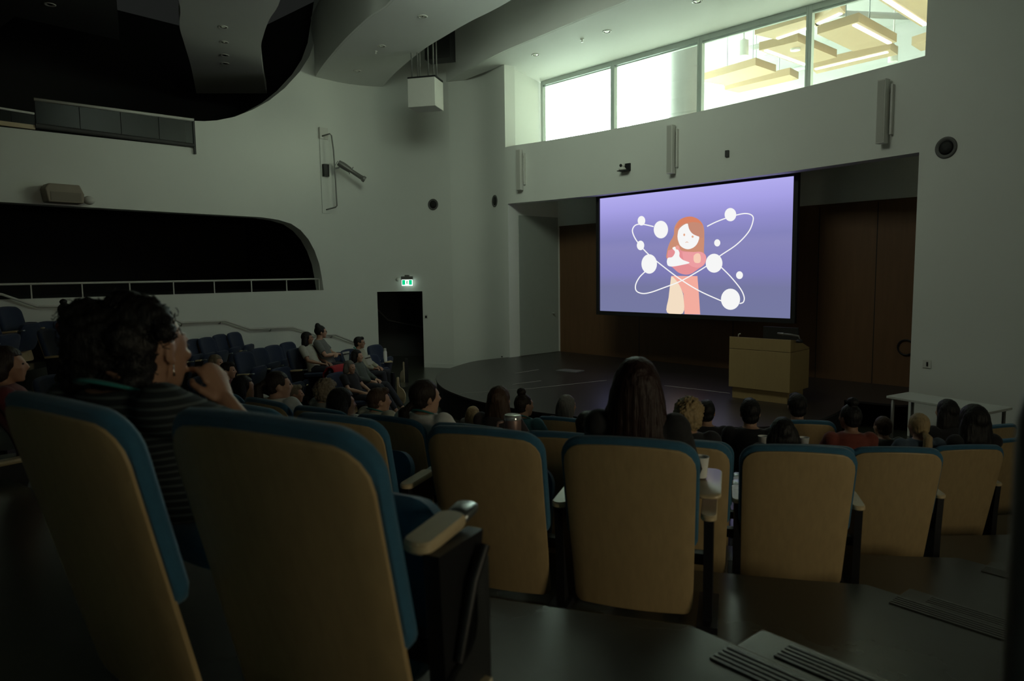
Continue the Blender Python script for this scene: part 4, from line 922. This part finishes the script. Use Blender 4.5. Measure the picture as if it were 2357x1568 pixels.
def head_mb(mb, H, detail=True):
    E = lambda c, r, m=None, a=14, b=10: mb.add(*(lambda q: ([H @ p for p in q.v], q.f))(MB().ell(c, r, a, b, m)))
    E((0, -.012, .022), (.076, .096, .094), None, 20, 14)
    rs = []
    for z, rx, yc, ry in ((.045, .066, .028, .062), (.02, .069, .03, .063), (-.01, .068, .031, .063), (-.04, .062, .035, .058), (-.072, .050, .041, .048), (-.096, .036, .052, .034), (-.112, .018, .058, .020)):
        rs.append([H @ Vector((rx*cos(2*pi*i/16), yc+ry*sin(2*pi*i/16), z)) for i in range(16)])
    mb.rings(rs)
    q = MB().tube([(0, .088, .022), (0, .100, .0), (0, .110, -.022), (0, .100, -.030)], [.008, .010, .014, .010], 10, rnd=True); mb.add([H @ p for p in q.v], q.f)
    E((0, .080, .027), (.050, .014, .009)); E((0, .088, -.050), (.024, .011, .0065)); E((0, .086, -.062), (.020, .011, .0065)); E((0, .072, -.098), (.021, .020, .016))
    for s in (-1, 1):
        E((s*.040, .062, -.016), (.026, .026, .020)); E((s*.012, .098, -.026), (.009, .009, .008))
        E((s*.076, -.010, -.002), (.009, .021, .033), Matrix.Rotation(s*.25, 3, 'Z') @ Matrix.Rotation(-.2, 3, 'X'))
        E((s*.074, -.004, -.030), (.008, .012, .012))
    mb.add(*(lambda q: ([H @ p for p in q.v], q.f))(MB().tube([(0, -.02, -.02), (0, -.028, -.10), (0, -.035, -.16)], [.058, .053, .056], 16)))
def hand_mb(mb, w, d, up, sc=1, curl=.5, thumb=1, fine=False):
    """w wrist, d pointing direction, up = back of the hand normal"""
    d = Vector(d).normalized(); up = (Vector(up)-d*Vector(up).dot(d)).normalized(); s = d.cross(up); w = Vector(w)
    P = lambda a, b, c: w+(d*a+s*b+up*c)*sc
    mb.tube([P(-.01, 0, 0), P(.03, 0, 0), P(.085, 0, 0)], [(.026*sc, .018*sc), (.036*sc, .017*sc), (.040*sc, .013*sc)], 12, ref=s, rnd=True)
    for k, (b, L) in enumerate(((-.036, .060), (-.012, .074), (.012, .079), (.036, .070)) if fine else ((-.031, .062), (-.0105, .074), (.0105, .078), (.031, .070))):
        a = .085; c = 0; pts = [P(a-.02, b, 0), P(a, b, 0)]; t = 0
        for j, f in enumerate((.45, .32, .27)):
            t += curl*(.7+.12*k); a += L*f*cos(t); c -= L*f*sin(t); pts.append(P(a, b*1.04, c))
        q_ = .9 if fine else 1; mb.tube(pts, [.0095*sc*q_, .0095*sc*q_, .009*sc*q_, .0085*sc*q_, .0075*sc*q_], 8, rnd=True)
    mb.tube([P(.015, -.028*thumb, -.004), P(.045, -.052*thumb, -.012), P(.07, -.056*thumb, -.026), P(.088, -.046*thumb, -.036)], [.013*sc, .011*sc, .010*sc, .008*sc], 8, rnd=True)
def hair_mb(style, Lh=.0):
    mb = MB()
    cap = lambda g=0: mb.ell((0, -.018, .030), (.084+g, .102+g, .098+g), 24, 16)
    if style == 'short': cap(); mb.ell((0, -.05, -.03), (.072, .062, .06)); mb.ell((0, .05, .09), (.06, .045, .035))
    elif style == 'crop': cap(-.003); mb.ell((0, -.05, -.03), (.070, .058, .05))
    elif style in ('long', 'bob'):
        cap(.004); L = Lh or (.34 if style == 'long' else .16)
        rs = []
        for k in range(9):
            t = k/8; z = .06-t*(L+.06); rx = .088+.03*sin(pi*min(1, t*.9))+.012*t; yc = -.035-.02*t; ry = .070+.012*sin(pi*t)-.02*t
            if k == 8: rx *= .8; ry *= .6
            rs.append([(rx*cos(2*pi*i/20), yc+ry*sin(2*pi*i/20), z) for i in range(20)])
        mb.rings(rs)
    elif style == 'full':
        mb.ell((0, -.02, .028), (.094, .106, .102), 24, 16); rs = []
        for z, rx, yc, ry in ((.07, .088, -.03, .085), (.03, .104, -.04, .088), (-.03, .118, -.045, .088), (-.10, .130, -.05, .085), (-.18, .142, -.055, .080), (-.26, .158, -.06, .070), (-.34, .165, -.06, .06), (-.42, .15, -.06, .045), (-.46, .10, -.06, .03)):
            rs.append([(rx*cos(2*pi*i/24), yc+ry*sin(2*pi*i/24), z) for i in range(24)])
        mb.rings(rs)
        for k, (x, z) in enumerate(((-.155, -.20), (-.17, -.25), (.16, -.25), (-.165, -.31), (.165, -.33))): mb.tube([(x*.8, -.03, z+.1), (x, -.01, z), (x*1.05, -.02, z-.08), (x*.92, -.03, z-.14)], [.014, .02, .018, .008], 8, rnd=True)
    elif style in ('pony', 'tail'):
        cap(-.001); mb.ell((0, -.05, -.02), (.070, .060, .055)); mb.ell((0, -.118, .03 if style == 'pony' else -.045), (.026, .03, .028))
        z = .03 if style == 'pony' else -.05
        mb.tube([(0, -.12, z), (.0, -.165, z-.02), (.0, -.165, z-.12), (.0, -.14, z-(Lh or .24))], [.022, .036, .040, .016], 12, rnd=True)
    elif style == 'bun':
        cap(); mb.ell((0, -.05, -.02), (.070, .060, .06)); mb.ell((0, -.035, .152), (.050, .050, .042))
    elif style == 'curly':
        cap(.010); mb.ell((0, -.03, -.01), (.095, .085, .085))
        R = random.Random(3)
        for k in range(60):
            a = R.uniform(0, 2*pi); b = R.uniform(-.5, 1.4); p = Vector((.088*cos(a)*cos(b), -.02+.10*sin(a)*cos(b), .025+.10*sin(b)))
            if p.y > .05 and p.z < .06: continue
            mb.ell(p, R.uniform(.014, .024), 8, 6)
    elif style == 'beanie':
        cap(.002); mb.ell((0, -.05, .10), (.055, .06, .06)); mb.ell((0, -.06, .14), (.035, .04, .035))
    return mb
def hairdisp(style):
    amp = {'curly': .010, 'short': .004, 'crop': .003}.get(style, .0035)
    def f(p, n):
        if p.y > .038 and p.z < .062 and abs(p.x) < .095:      # keep the face clear
            k = min(1, (p.y-.038)/.03); p = Vector((p.x*(1-.28*k), p.y*(1-.30*k), p.z))
        if style == 'curly': q = noise.noise(p*70)+.6*noise.noise(p*140)
        else: q = 1.2*noise.noise(Vector((p.x*95, p.y*95, p.z*7)))+.8*noise.noise(p*22)
        return p+n*amp*q
    return f
HC = {}
def hair_mesh(style, Lh, voxel):
    k = (style, Lh)
    if k not in HC: HC[k] = remesh(hair_mb(style, Lh), 'hair', HM['black'], voxel, 2, hairdisp(style))
    return HC[k]
GP = 'seated audience'
def person(label, hc, floor, face, yaw=0, pitch=0, sc=.95, hair=('short', 0, 'dark'), skin='light', shirt=(.5, .5, .48), sleeve='short', arms='lap', voxel=.011, seat=None, roll=0, legs=True, chair_args=None, lanyard=None, glasses=False, eyes=False, shirtmat=None, hairscale=1.0, tall=None, root_y=-.13, legs_out=False):
    """hc = world centre of the head; face = direction of the body; yaw = head turned (radians, + = to the right)"""
    f = Vector((face.x, face.y, 0)).normalized(); rz = atan2(-f.x, f.y)
    root = Vector((hc.x, hc.y, 0))-f*(root_y*sc); seat_z = floor+.455
    T = (hc.z-seat_z)/.74/sc        # torso stretch so that head and seat meet
    t = thing('person', label, 'person', (root.x, root.y, floor), rz, GP)
    S = lambda x, y, z: Vector((x*sc, y*sc, .455+z*sc*T))
    Wm = Matrix.Translation((root.x, root.y, floor)) @ Matrix.Rotation(rz, 4, 'Z'); Wi = Wm.inverted()
    Hm = Matrix.Translation((0, root_y*sc, hc.z-floor)) @ Matrix.Rotation(-yaw, 4, 'Z') @ Matrix.Rotation(roll, 4, 'Y') @ Matrix.Rotation(-pitch, 4, 'X') @ Matrix.Scale(sc, 4)
    tor = [(S(0, .0, .02), .165, .115), (S(0, -.01, .12), .160, .112), (S(0, -.05, .25), .142, .10), (S(0, -.11, .40), .160, .112), (S(0, -.155, .50), .172, .10), (S(0, -.175, .56), .135, .075), (S(0, -.175, .60), .075, .06)]
    def torso(mb, g): mb.tube([p for p, a, b in tor], [((a+g)*sc, (b+g)*sc) for p, a, b in tor], 20, ref=(1, 0, 0))
    sh = {s: S(s*.165, -.165, .525) for s in (-1, 1)}
    AR = {}
    for s in (-1, 1):
        if arms == 'lap': e, w, d = S(s*.225, -.02, .27), S(s*.11, .20, .19), Vector((-s*.4, .9, -.15))
        elif arms == 'crossed': e, w, d = S(s*.22, .0, .30), S(-s*.02, .15, .30), Vector((-s*1, .15, 0))
        else: e, w, d = S(s*.225, -.02, .27), S(s*.11, .20, .19), Vector((-s*.4, .9, -.15))
        AR[s] = (e, w, d, Vector((0, .2, 1)), .45)
    if isinstance(arms, dict):
        for s, (e, w, d, u, cu) in arms.items(): AR[s] = (Wi @ e, Wi @ w, Wi.to_3x3() @ d, Wi.to_3x3() @ u, cu)
    mb = MB(); torso(mb, 0); head_mb(mb, Hm)
    hb = Hm @ Vector((0, -.03, -.12)); mb.tube([hb, (hb+S(0, -.17, .60))/2, S(0, -.17, .56)], [.053*sc, .056*sc, .075*sc], 14)
    for s in (-1, 1):
        e, w, d, u, cu = AR[s]
        mb.ell(sh[s], .058*sc, 12, 8); mb.tube([sh[s], sh[s].lerp(e, .5), e, e.lerp(w, .3), w], [.050*sc, .045*sc, .037*sc, .038*sc, .026*sc], 12, rnd=True)
        hand_mb(mb, w, d, u, sc, cu, s, voxel < .007)
        if legs:
            k, a = S(s*.12, .42, .06), Vector((s*.13*sc, (.74 if legs_out else .46)*sc, .09)); hip = S(s*.085, .02, .06)
            mb.tube([hip, hip.lerp(k, .5), k, k.lerp(a, .35), a], [.085*sc, .075*sc, .056*sc, .055*sc, .036*sc], 12, rnd=True)
            mb.tube([a+Vector((0, -.03, -.03)), a+Vector((0, .06, -.045)), a+Vector((0, .17, -.06))], [.036*sc, .036*sc, .025*sc], 10, rnd=True)
    link('body', remesh(mb, 'body', SK[skin], voxel, 2), t)
    mb = MB(); torso(mb, .013)
    for s in (-1, 1):
        e, w = AR[s][0], AR[s][1]; mb.ell(sh[s], .072*sc, 12, 8)
        if sleeve == 'long': mb.tube([sh[s], sh[s].lerp(e, .5), e, e.lerp(w, .4), e.lerp(w, .92)], [.064*sc, .060*sc, .053*sc, .050*sc, .040*sc], 12, rnd=True)
        elif sleeve == 'none': pass
        else: mb.tube([sh[s], sh[s].lerp(e, .4), sh[s].lerp(e, .72)], [.066*sc, .064*sc, .062*sc], 12)
    sm = shirtmat or cloth('shirt_%d_%d_%d' % tuple(int(c*200) for c in shirt), shirt)
    link('shirt', remesh(mb, 'shirt', sm, max(.012, voxel), 2, lambda p, n: p+n*.006*noise.noise(p*9)), t)
    if legs:
        mb = MB(); mb.ell(S(0, .02, .04), (.175*sc, .14*sc, .10*sc))
        for s in (-1, 1):
            k, a = S(s*.12, .42, .06), Vector((s*.13*sc, (.74 if legs_out else .46)*sc, .09)); hip = S(s*.085, .02, .05)
            mb.tube([hip, hip.lerp(k, .5), k, k.lerp(a, .35), a.lerp(k, .12)], [.098*sc, .088*sc, .070*sc, .066*sc, .052*sc], 12, rnd=True)
        link('trousers', remesh(mb, 'trousers', DENIM, .018, 2), t)
        for s in (-1, 1):
            a = Vector((s*.13*sc, (.74 if legs_out else .46)*sc, .09)); mb = MB(); mb.tube([a+Vector((0, -.05, -.05)), a+Vector((0, .05, -.048)), a+Vector((0, .17, -.06))], [(.042, .038), (.045, .04), (.036, .026)], 12, rnd=True)
            link('shoe', mb.mesh('shoe', mat('shoe_white', (.55, .54, .5), .6) if legs_out else mat('shoe_dark', (.04, .04, .04), .6), True), t)
    if hair:
        me = hair_mesh(hair[0], hair[1], .008).copy(); me.materials.clear(); me.materials.append(HM[hair[2]])
        o = link('hair', me, t); o.matrix_local = Hm @ Matrix.Scale(hairscale, 4)
    if eyes:
        for s in (-1, 1):
            o = link('eye', MB().ell((0, 0, 0), (.012, .010, .008), 12, 8).mesh('eye', mat('eye_dark', (.03, .025, .02), .2), True), t); o.matrix_local = Hm @ Matrix.Translation((s*.031, .083, .008))
    if lanyard:
        mb = MB(); R_ = .075*sc
        c = S(0, -.175, .605)
        mb.tube([c+Vector((R_*cos(a), R_*.95*sin(a), -.016*sin(a)*2)) for a in [radians(-200+220*i/14) for i in range(15)]]+[S(.03, -.03, .36)], (.006, .016), 8, ref=(0, 0, 1)); mb.tube([c+Vector((-R_, .0, 0)), S(-.05, -.06, .50), S(.0, -.02, .36)], (.006, .012), 8, ref=(1, 0, 0))
        link('lanyard', mb.mesh('lanyard', cloth('teal_lanyard', (.02, .20, .19)), True), t)
    if glasses:
        mb = MB()
        for s in (-1, 1):
            mb.rings([[Vector((s*.032, .096, .008))+Vector(((.022+.002*cos(b))*cos(a), .002*sin(b), (.018+.002*cos(b))*sin(a))) for b in [2*pi*j/6 for j in range(6)]] for a in [2*pi*i/16 for i in range(16)]], cap=False, close=True)
            mb.tube([(s*.054, .094, .012), (s*.078, .05, .012), (s*.08, -.01, .008)], .0022, 6)
        mb.tube([(-.012, .098, .012), (.012, .098, .012)], .0022, 6)
        o = link('glasses', mb.mesh('glasses', BLACKF, True), t); o.matrix_local = Hm
    if chair_args:
        top = root-f*.44
        chair(top, f, floor, down=True, **chair_args)
    return t, Wm, Hm
DOWN = Vector((0, 0, -1))
def hcz(px, pytop, R, sc=.95, up=.0):       # head centre on a row: top of the hair at the pixel
    p = hr(px, pytop, R); return p-Vector((0, 0, .135*sc+up))
def look(p, q=(3.3, 13.2)): return Vector((q[0]-p.x, q[1]-p.y, 0)).normalized()
RH = [r-.24 for r in RT]
# --- the near person with curly buns, hand at the mouth
HX = hd(350, 806, 2.0)
fdir = Vector((sin(radians(24)), cos(radians(24)), 0)); hdir = Vector((sin(radians(21)), cos(radians(21)), 0)); hrt = Vector((hdir.y, -hdir.x, 0))
elb = hd(580, 1015, 1.98); wr = hd(518, 921, 2.04); mouth = HX+hdir*.112-Vector((0, 0, .075))+hrt*.02
stripe = bpy.data.materials.new('striped_knit'); stripe.use_nodes = True; nt = stripe.node_tree; b_ = nt.nodes['Principled BSDF']; b_.inputs['Roughness'].default_value = .9
tcn = nt.nodes.new('ShaderNodeTexCoord'); wv = nt.nodes.new('ShaderNodeTexWave'); wv.bands_direction = 'Z'; wv.inputs['Scale'].default_value = 14
nt.links.new(tcn.outputs['Object'], wv.inputs['Vector']); rp = nt.nodes.new('ShaderNodeValToRGB'); rp.color_ramp.elements[0].position = .76; rp.color_ramp.elements[1].position = .82
rp.color_ramp.elements[0].color = (.012, .018, .02, 1); rp.color_ramp.elements[1].color = (.07, .085, .085, 1); nt.links.new(wv.outputs['Fac'], rp.inputs[0]); nt.links.new(rp.outputs[0], b_.inputs['Base Color'])
pt, Wn, Hn = person('nearest person, curly black buns and striped top, hand raised to the mouth', HX, FLOORS[0], fdir, yaw=radians(-3), pitch=.06, roll=-.03, sc=1.06, hair=None, skin='mid', sleeve='short', voxel=.0048, eyes=True, shirtmat=stripe, lanyard=True, root_y=-.05,
       arms={1: (elb, wr, (hd(490, 858, 2.07)-wr).normalized(), Vector((.80, -.38, .36)), .62)})
Hw = Wn @ Hn
mb = MB(); Rr = random.Random(5); blobs = []
for px, py, d, r in ((205, 745, 1.86, .070), (178, 735, 1.90, .042), (250, 792, 1.86, .115), (232, 860, 1.86, .100), (300, 770, 1.88, .105), (318, 735, 1.84, .066), (290, 718, 1.86, .058), (345, 728, 1.82, .048), (285, 850, 1.86, .090), (222, 905, 1.86, .072), (372, 735, 1.80, .028), (378, 765, 1.78, .026), (300, 815, 1.83, .062), (292, 880, 1.84, .052), (338, 762, 1.81, .040), (262, 920, 1.86, .050), (318, 800, 1.80, .050), (316, 845, 1.80, .048), (292, 785, 1.78, .052), (276, 892, 1.78, .052), (306, 884, 1.77, .046)):
    d += .12; p = Wn.inverted() @ hd(px, py, d); r *= 1.05; mb.ell(p, r, 20, 14); blobs.append((p, r))
me = remesh(mb, 'hair', HM['black'], .011, 1, lambda p, n: p+n*(.010*noise.noise(p*55)+.007*noise.noise(p*110)))
mb = MB()
for k in range(420):
    p, r = Rr.choice(blobs); v = Vector((Rr.gauss(0, 1), Rr.gauss(0, 1), Rr.gauss(0, 1))).normalized(); c = p+v*r*Rr.uniform(.88, 1.0)
    if any((c-q).length < s*.86 for q, s in blobs): continue
    a = v.orthogonal().normalized(); b = v.cross(a); rr_ = Rr.uniform(.006, .012); ph = Rr.uniform(0, 6); ln = Rr.uniform(.010, .026)
    mb.tube([c+v*ln*i/8+(a*cos(ph+i*1.0)+b*sin(ph+i*1.0))*rr_ for i in range(9)], .0014, 5)
cm = mb.mesh('curls', HM['black'], True); bm = bmesh.new(); bm.from_mesh(me); bm.from_mesh(cm); bm.to_mesh(me); bm.free(); bpy.data.meshes.remove(cm); me.shade_smooth()
link('hair', me, pt)
ear_ = Hw @ Vector((.080, -.004, -.038)); mb = MB(); e_ = Wn.inverted() @ ear_; mb.tube([e_, e_-Vector((0, 0, .02)), e_-Vector((0, 0, .034))], [.0015, .0015, .004], 8); link('earring', mb.mesh('earring', GLINT, True), pt)
# --- right and middle block
def P_(label, px, py, row, R=None, fl=None, **k):
    sc = k.get('sc', .95); hc = hcz(px, py, R or RH[row], sc, k.pop('up', 0)); face = k.pop('face', None) or toward(hc)
    return person(label, hc, FLOORS[row] if fl is None else fl, face, **k)
big = P_('woman with long dark straight hair seen from behind, centre of the second row', 1468, 817, 1, R=9.72, sc=1.0, hair=('full', 0, 'auburn'), hairscale=1.0, shirt=(.012, .012, .014), sleeve='long', voxel=.009)
P_('woman in profile, dark hair tied back, white shirt, left of the fluffy ash head', 640, 851, 2, yaw=radians(34), hair=('pony', .22, 'dark'), shirt=(.8, .8, .74), eyes=True, sc=.95, face=Vector((.45, .9, 0)))
P_('person with a black bob and white top, before the fluffy ash head', 787, 892, 2, hair=('bob', .14, 'black'), hairscale=1.05, shirt=(.8, .8, .76), sc=.92, yaw=radians(20))
P_('woman with dark tied hair, teal lanyard and white top left of the stage edge', 979, 871, 2, hair=('tail', .20, 'dark'), shirt=(.8, .8, .76), hairscale=1.06, lanyard=True, yaw=radians(26), sc=.98)
P_('person with fluffy ash blonde hair behind the black bob', 752, 874, 3, hair=('curly', 0, 'ash'), shirt=(.3, .3, .28), sc=.98, hairscale=1.1)
P_('person with short brown hair in a patterned pale shirt', 872, 890, 3, hair=('short', 0, 'brown'), shirt=(.5, .51, .42), lanyard=True, yaw=radians(24), sc=.98)
P_('woman with long straight brown hair behind the pink tumbler', 1150, 886, 3, hair=('long', .36, 'brown'), shirt=(.05, .04, .04), hairscale=1.0, sc=.95, skin='light')
P_('person with curly short blonde hair right of the centre woman', 1585, 918, 3, hair=('curly', 0, 'blonde'), hairscale=1.12, shirt=(.02, .02, .025), sc=.98)
P_('dark haired head low between the centre woman and the tan seat', 1350, 945, 3, hair=('short', 0, 'black'), shirt=(.015, .015, .02), sc=.92)
P_('slumped dark figure just above the third row aisle seat', 1802, 958, 3, hair=('bob', .15, 'black'), shirt=(.012, .012, .015), sc=.92, sleeve='long')
P_('dark haired person with a top knot and teal shirt touching the head', 1206, 903, 4, hair=('bun', 0, 'dark'), hairscale=.95, shirt=(.05, .18, .22), yaw=radians(20), lanyard=True)
P_('dark head directly in front of the lectern foot, left side', 1727, 915, 4, hair=('short', 0, 'black'), shirt=(.012, .012, .015), sc=.98, sleeve='long')
P_('person with hair in a top bun and rust red top', 1957, 928, 4, hair=('bun', 0, 'black'), shirt=(.20, .045, .03), sc=.92, skin='mid', yaw=radians(-15))
P_('person with a low blonde ponytail under the white table', 2115, 948, 4, hair=('tail', .16, 'blonde'), shirt=(.06, .09, .13), sc=.88)
P_('rightmost dark long haired figure beside the bare wooden chair', 2240, 935, 4, hair=('long', .34, 'black'), hairscale=1.2, shirt=(.012, .012, .014), sc=.95, sleeve='long')
P_('short blonde haired person at the left foot of the stage', 1090, 934, 5, hair=('bob', .18, 'blonde'), shirt=(.2, .2, .18), sc=.82)
P_('grey haired person alone before the stage, chin on hand', 1306, 907, 5, hair=('bob', .13, 'grey'), shirt=(.04, .04, .045), sc=.98, yaw=radians(18))
P_('small dark head right behind the curly blonde person', 1627, 919, 5, hair=('short', 0, 'black'), shirt=(.015, .015, .018), sc=.98)
P_('dark round head in front of the lectern corner', 1835, 903, 5, hair=('short', 0, 'black'), shirt=(.02, .02, .03), sc=1.05)
P_('person with cropped brown hair under the table leg', 2032, 955, 5, hair=('crop', 0, 'brown'), shirt=(.08, .08, .07), sc=.9)
P_('dark head against the middle of the white table', 2180, 917, 5, hair=('long', .25, 'black'), shirt=(.015, .015, .015), sc=1.0)
# --- left block
def L_P(label, px, py, floor, ztop, face, chair_lab=None, **k):
    sc = k.get('sc', .95); p = hz(px, py, floor+ztop)-Vector((0, 0, .135*sc))
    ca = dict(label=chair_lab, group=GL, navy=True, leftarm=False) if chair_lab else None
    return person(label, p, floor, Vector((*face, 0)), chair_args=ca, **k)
r_ = radians
L_P('woman with long dark hair and pale shirt sitting by the wall handrail', 707, 763, .28, 1.20, (.98, -.19), 'navy seat of the long haired woman by the handrail', hair=('long', .26, 'black'), shirt=(.42, .42, .36), eyes=True, skin='mid', yaw=r_(-20))
L_P('man in grey shirt with dark piled up hair, arms folded, by the handrail', 738, 748, .28, 1.30, (.96, .0), 'navy seat of the man with arms folded', hair=('beanie', 0, 'black'), shirt=(.14, .15, .14), arms='crossed', eyes=True, skin='light', glasses=True, sc=1.02, yaw=r_(-30))
L_P('person with glasses, beige overshirt and teal lanyard near the exit door', 827, 774, .11, 1.22, (.94, -.2), 'navy seat of the person with glasses', hair=('short', 0, 'black'), shirt=(.36, .35, .27), sleeve='long', glasses=True, lanyard=True, eyes=True, skin='mid', yaw=r_(-20))
L_P('dark haired woman in a grey green jacket looking up towards the screen', 822, 804, .0, 1.16, (.92, -.3), 'navy seat of the woman in the grey green jacket', legs_out=True, hair=('bob', .14, 'black'), shirt=(.07, .085, .075), sleeve='long', eyes=True, yaw=r_(-10))
gw = L_P('grey haired woman in black in the lowest row of the left block', 805, 829, .0, 1.10, (.9, -.38), 'navy seat of the grey haired woman', legs_out=True, hair=('bob', .12, 'grey'), shirt=(.012, .012, .014), sleeve='short', eyes=True, sc=.9)
L_P('person with pale hair low in the left block, first of two talking', 497, 815, .22, 1.20, (.9, -.1), 'navy seat of the pale haired person low in the left block', hair=('bob', .12, 'ash'), shirt=(.02, .02, .025), sc=.92, eyes=True)
L_P('dark haired person in dark red beside the raised hand', 524, 832, .20, 1.20, (.9, .1), 'navy seat of the dark red shirted person beside the raised hand', hair=('short', 0, 'black'), shirt=(.10, .015, .02), sc=.92, eyes=True)
L_P('dark haired person in a green shirt behind the raised hand', 560, 862, .46, 1.14, (.7, .7), 'seat of the green shirted person behind the raised hand', hair=('bob', .14, 'black'), shirt=(.01, .14, .045), sc=.92, skin='mid', yaw=r_(15))
L_P('fair haired person looking right behind the woman in profile', 678, 884, .10, 1.12, (.9, .3), 'seat of the fair haired person behind the woman in profile', hair=('short', 0, 'ash'), shirt=(.012, .012, .012), sc=.92, skin='mid', eyes=True)
L_P('person in a red shirt in profile at the left edge of the picture', 14, 794, .92, 1.18, (.8, .6), 'seat under the person in the red shirt at the left edge', hair=('bob', .10, 'dark'), shirt=(.10, .012, .015), sc=.95, skin='mid', eyes=True, yaw=r_(8))
L_P('distant person in dark red behind the curly buns', 152, 697, .93, 1.24, (.95, .2), 'navy seat of the distant person in dark red', hair=('bun', 0, 'black'), shirt=(.10, .015, .012), sc=.95, skin='brown')
L_P('dim seated person left of the curly hair, hands in the lap', 158, 810, .48, 1.16, (.95, .1), 'navy seat of the dim person with hands in the lap', hair=('short', 0, 'dark'), shirt=(.02, .03, .02), sc=.95, skin='mid', eyes=True)
# red jacket over a seat, white lining showing
q = lg[0]; f_ = Vector((.9, -.4, 0)).normalized(); t = thing('jacket', 'bright red jacket with white lining hung over a navy seat back', 'jacket', (q.x, q.y, 0), atan2(-f_.x, f_.y))
mb = MB(); rs = []
for k in range(7):
    a = pi*k/6; rs.append([(x, .09*cos(a)+.04-.0*x, .84+.07*sin(a)+.01*cos(8*x)) for x in [-.26+.52*i/8 for i in range(9)]])
back = [[(x, .14+.02*cos(9*x+z*7), z) for x in [-.27+.54*i/8 for i in range(9)]] for z in (.30, .45, .6, .72, .80)]
fr__ = [[(x, -.09-.02*cos(7*x), z) for x in [-.27+.54*i/8 for i in range(9)]] for z in (.80, .65, .5)]
def sheetmesh(rows, th):
    V = [Vector(p) for r in rows for p in r]; n = len(rows[0]); F_ = [(i*n+j, i*n+j+1, (i+1)*n+j+1, (i+1)*n+j) for i in range(len(rows)-1) for j in range(n-1)]
    return MB().add(V, F_)
o = sheetmesh(back+rs+fr__, .01).build('shell', cloth('red_cloth', (.33, .010, .016)), t, smooth=True); md = o.modifiers.new('solid', 'SOLIDIFY'); md.thickness = .012
o = sheetmesh([[(x, -.115-.02*cos(7*x), z) for x in [-.20+.16*i/4 for i in range(5)]] for z in (.86, .7, .52)], .01).build('lining', cloth('white_lining', (.6, .6, .58)), t, smooth=True); md = o.modifiers.new('solid', 'SOLIDIFY'); md.thickness = .01
# ------------------------------------------------------------------ reserved sheets on two seats of the left block
bpy.context.view_layer.update()
def sheet(name, lab, quad):
    cx = sum(q[0] for q in quad)/4; cy = sum(q[1] for q in quad)/4; best = 99
    for px, py in list(quad)+[(cx, cy)]:
        r = ray(px, py); ok, h, *_ = SC.ray_cast(bpy.context.evaluated_depsgraph_get(), EYE, r)
        if ok: best = min(best, h.y)
    P = [hd(x, y, best-.02) for x, y in quad]
    c = sum(P, Vector())/4; nrm = (P[1]-P[0]).cross(P[3]-P[0]).normalized()
    if nrm.dot(EYE-c) < 0: nrm = -nrm
    o = MB().slab([p-c for p in P], -nrm*.003).build(name, PAPER); o.location = c; tag(o, lab, 'paper sheet')
    tx = bpy.data.curves.new('lettering', 'FONT'); tx.body = 'RESERVED'; tx.size = .027; tx.align_x = 'CENTER'; tx.align_y = 'CENTER'; tx.offset = .0012; tx.extrude = .0005
    tx.materials.append(INK); tmp = bpy.data.objects.new('lettering', tx); COL.objects.link(tmp)
    me = bpy.data.meshes.new_from_object(tmp.evaluated_get(bpy.context.evaluated_depsgraph_get())); bpy.data.objects.remove(tmp)
    ob = link('lettering', me, o)
    xa = (P[1]-P[0]).normalized(); ya = nrm.cross(xa); Mx = Matrix((xa, ya, nrm)).transposed().to_4x4(); Mx.translation = nrm*.002+((P[0]+P[1])/2-c)*.45
    ob.matrix_local = Mx; return o
sheet('paper_sheet', 'white paper sheet hung on the empty seat left of the glasses wearer', [(788, 811), (804, 808), (803, 829), (795, 831)])
sheet('paper_sheet', 'tilted white paper sheet in front of the person with glasses', [(838, 820), (851, 817), (859, 837), (848, 841)])
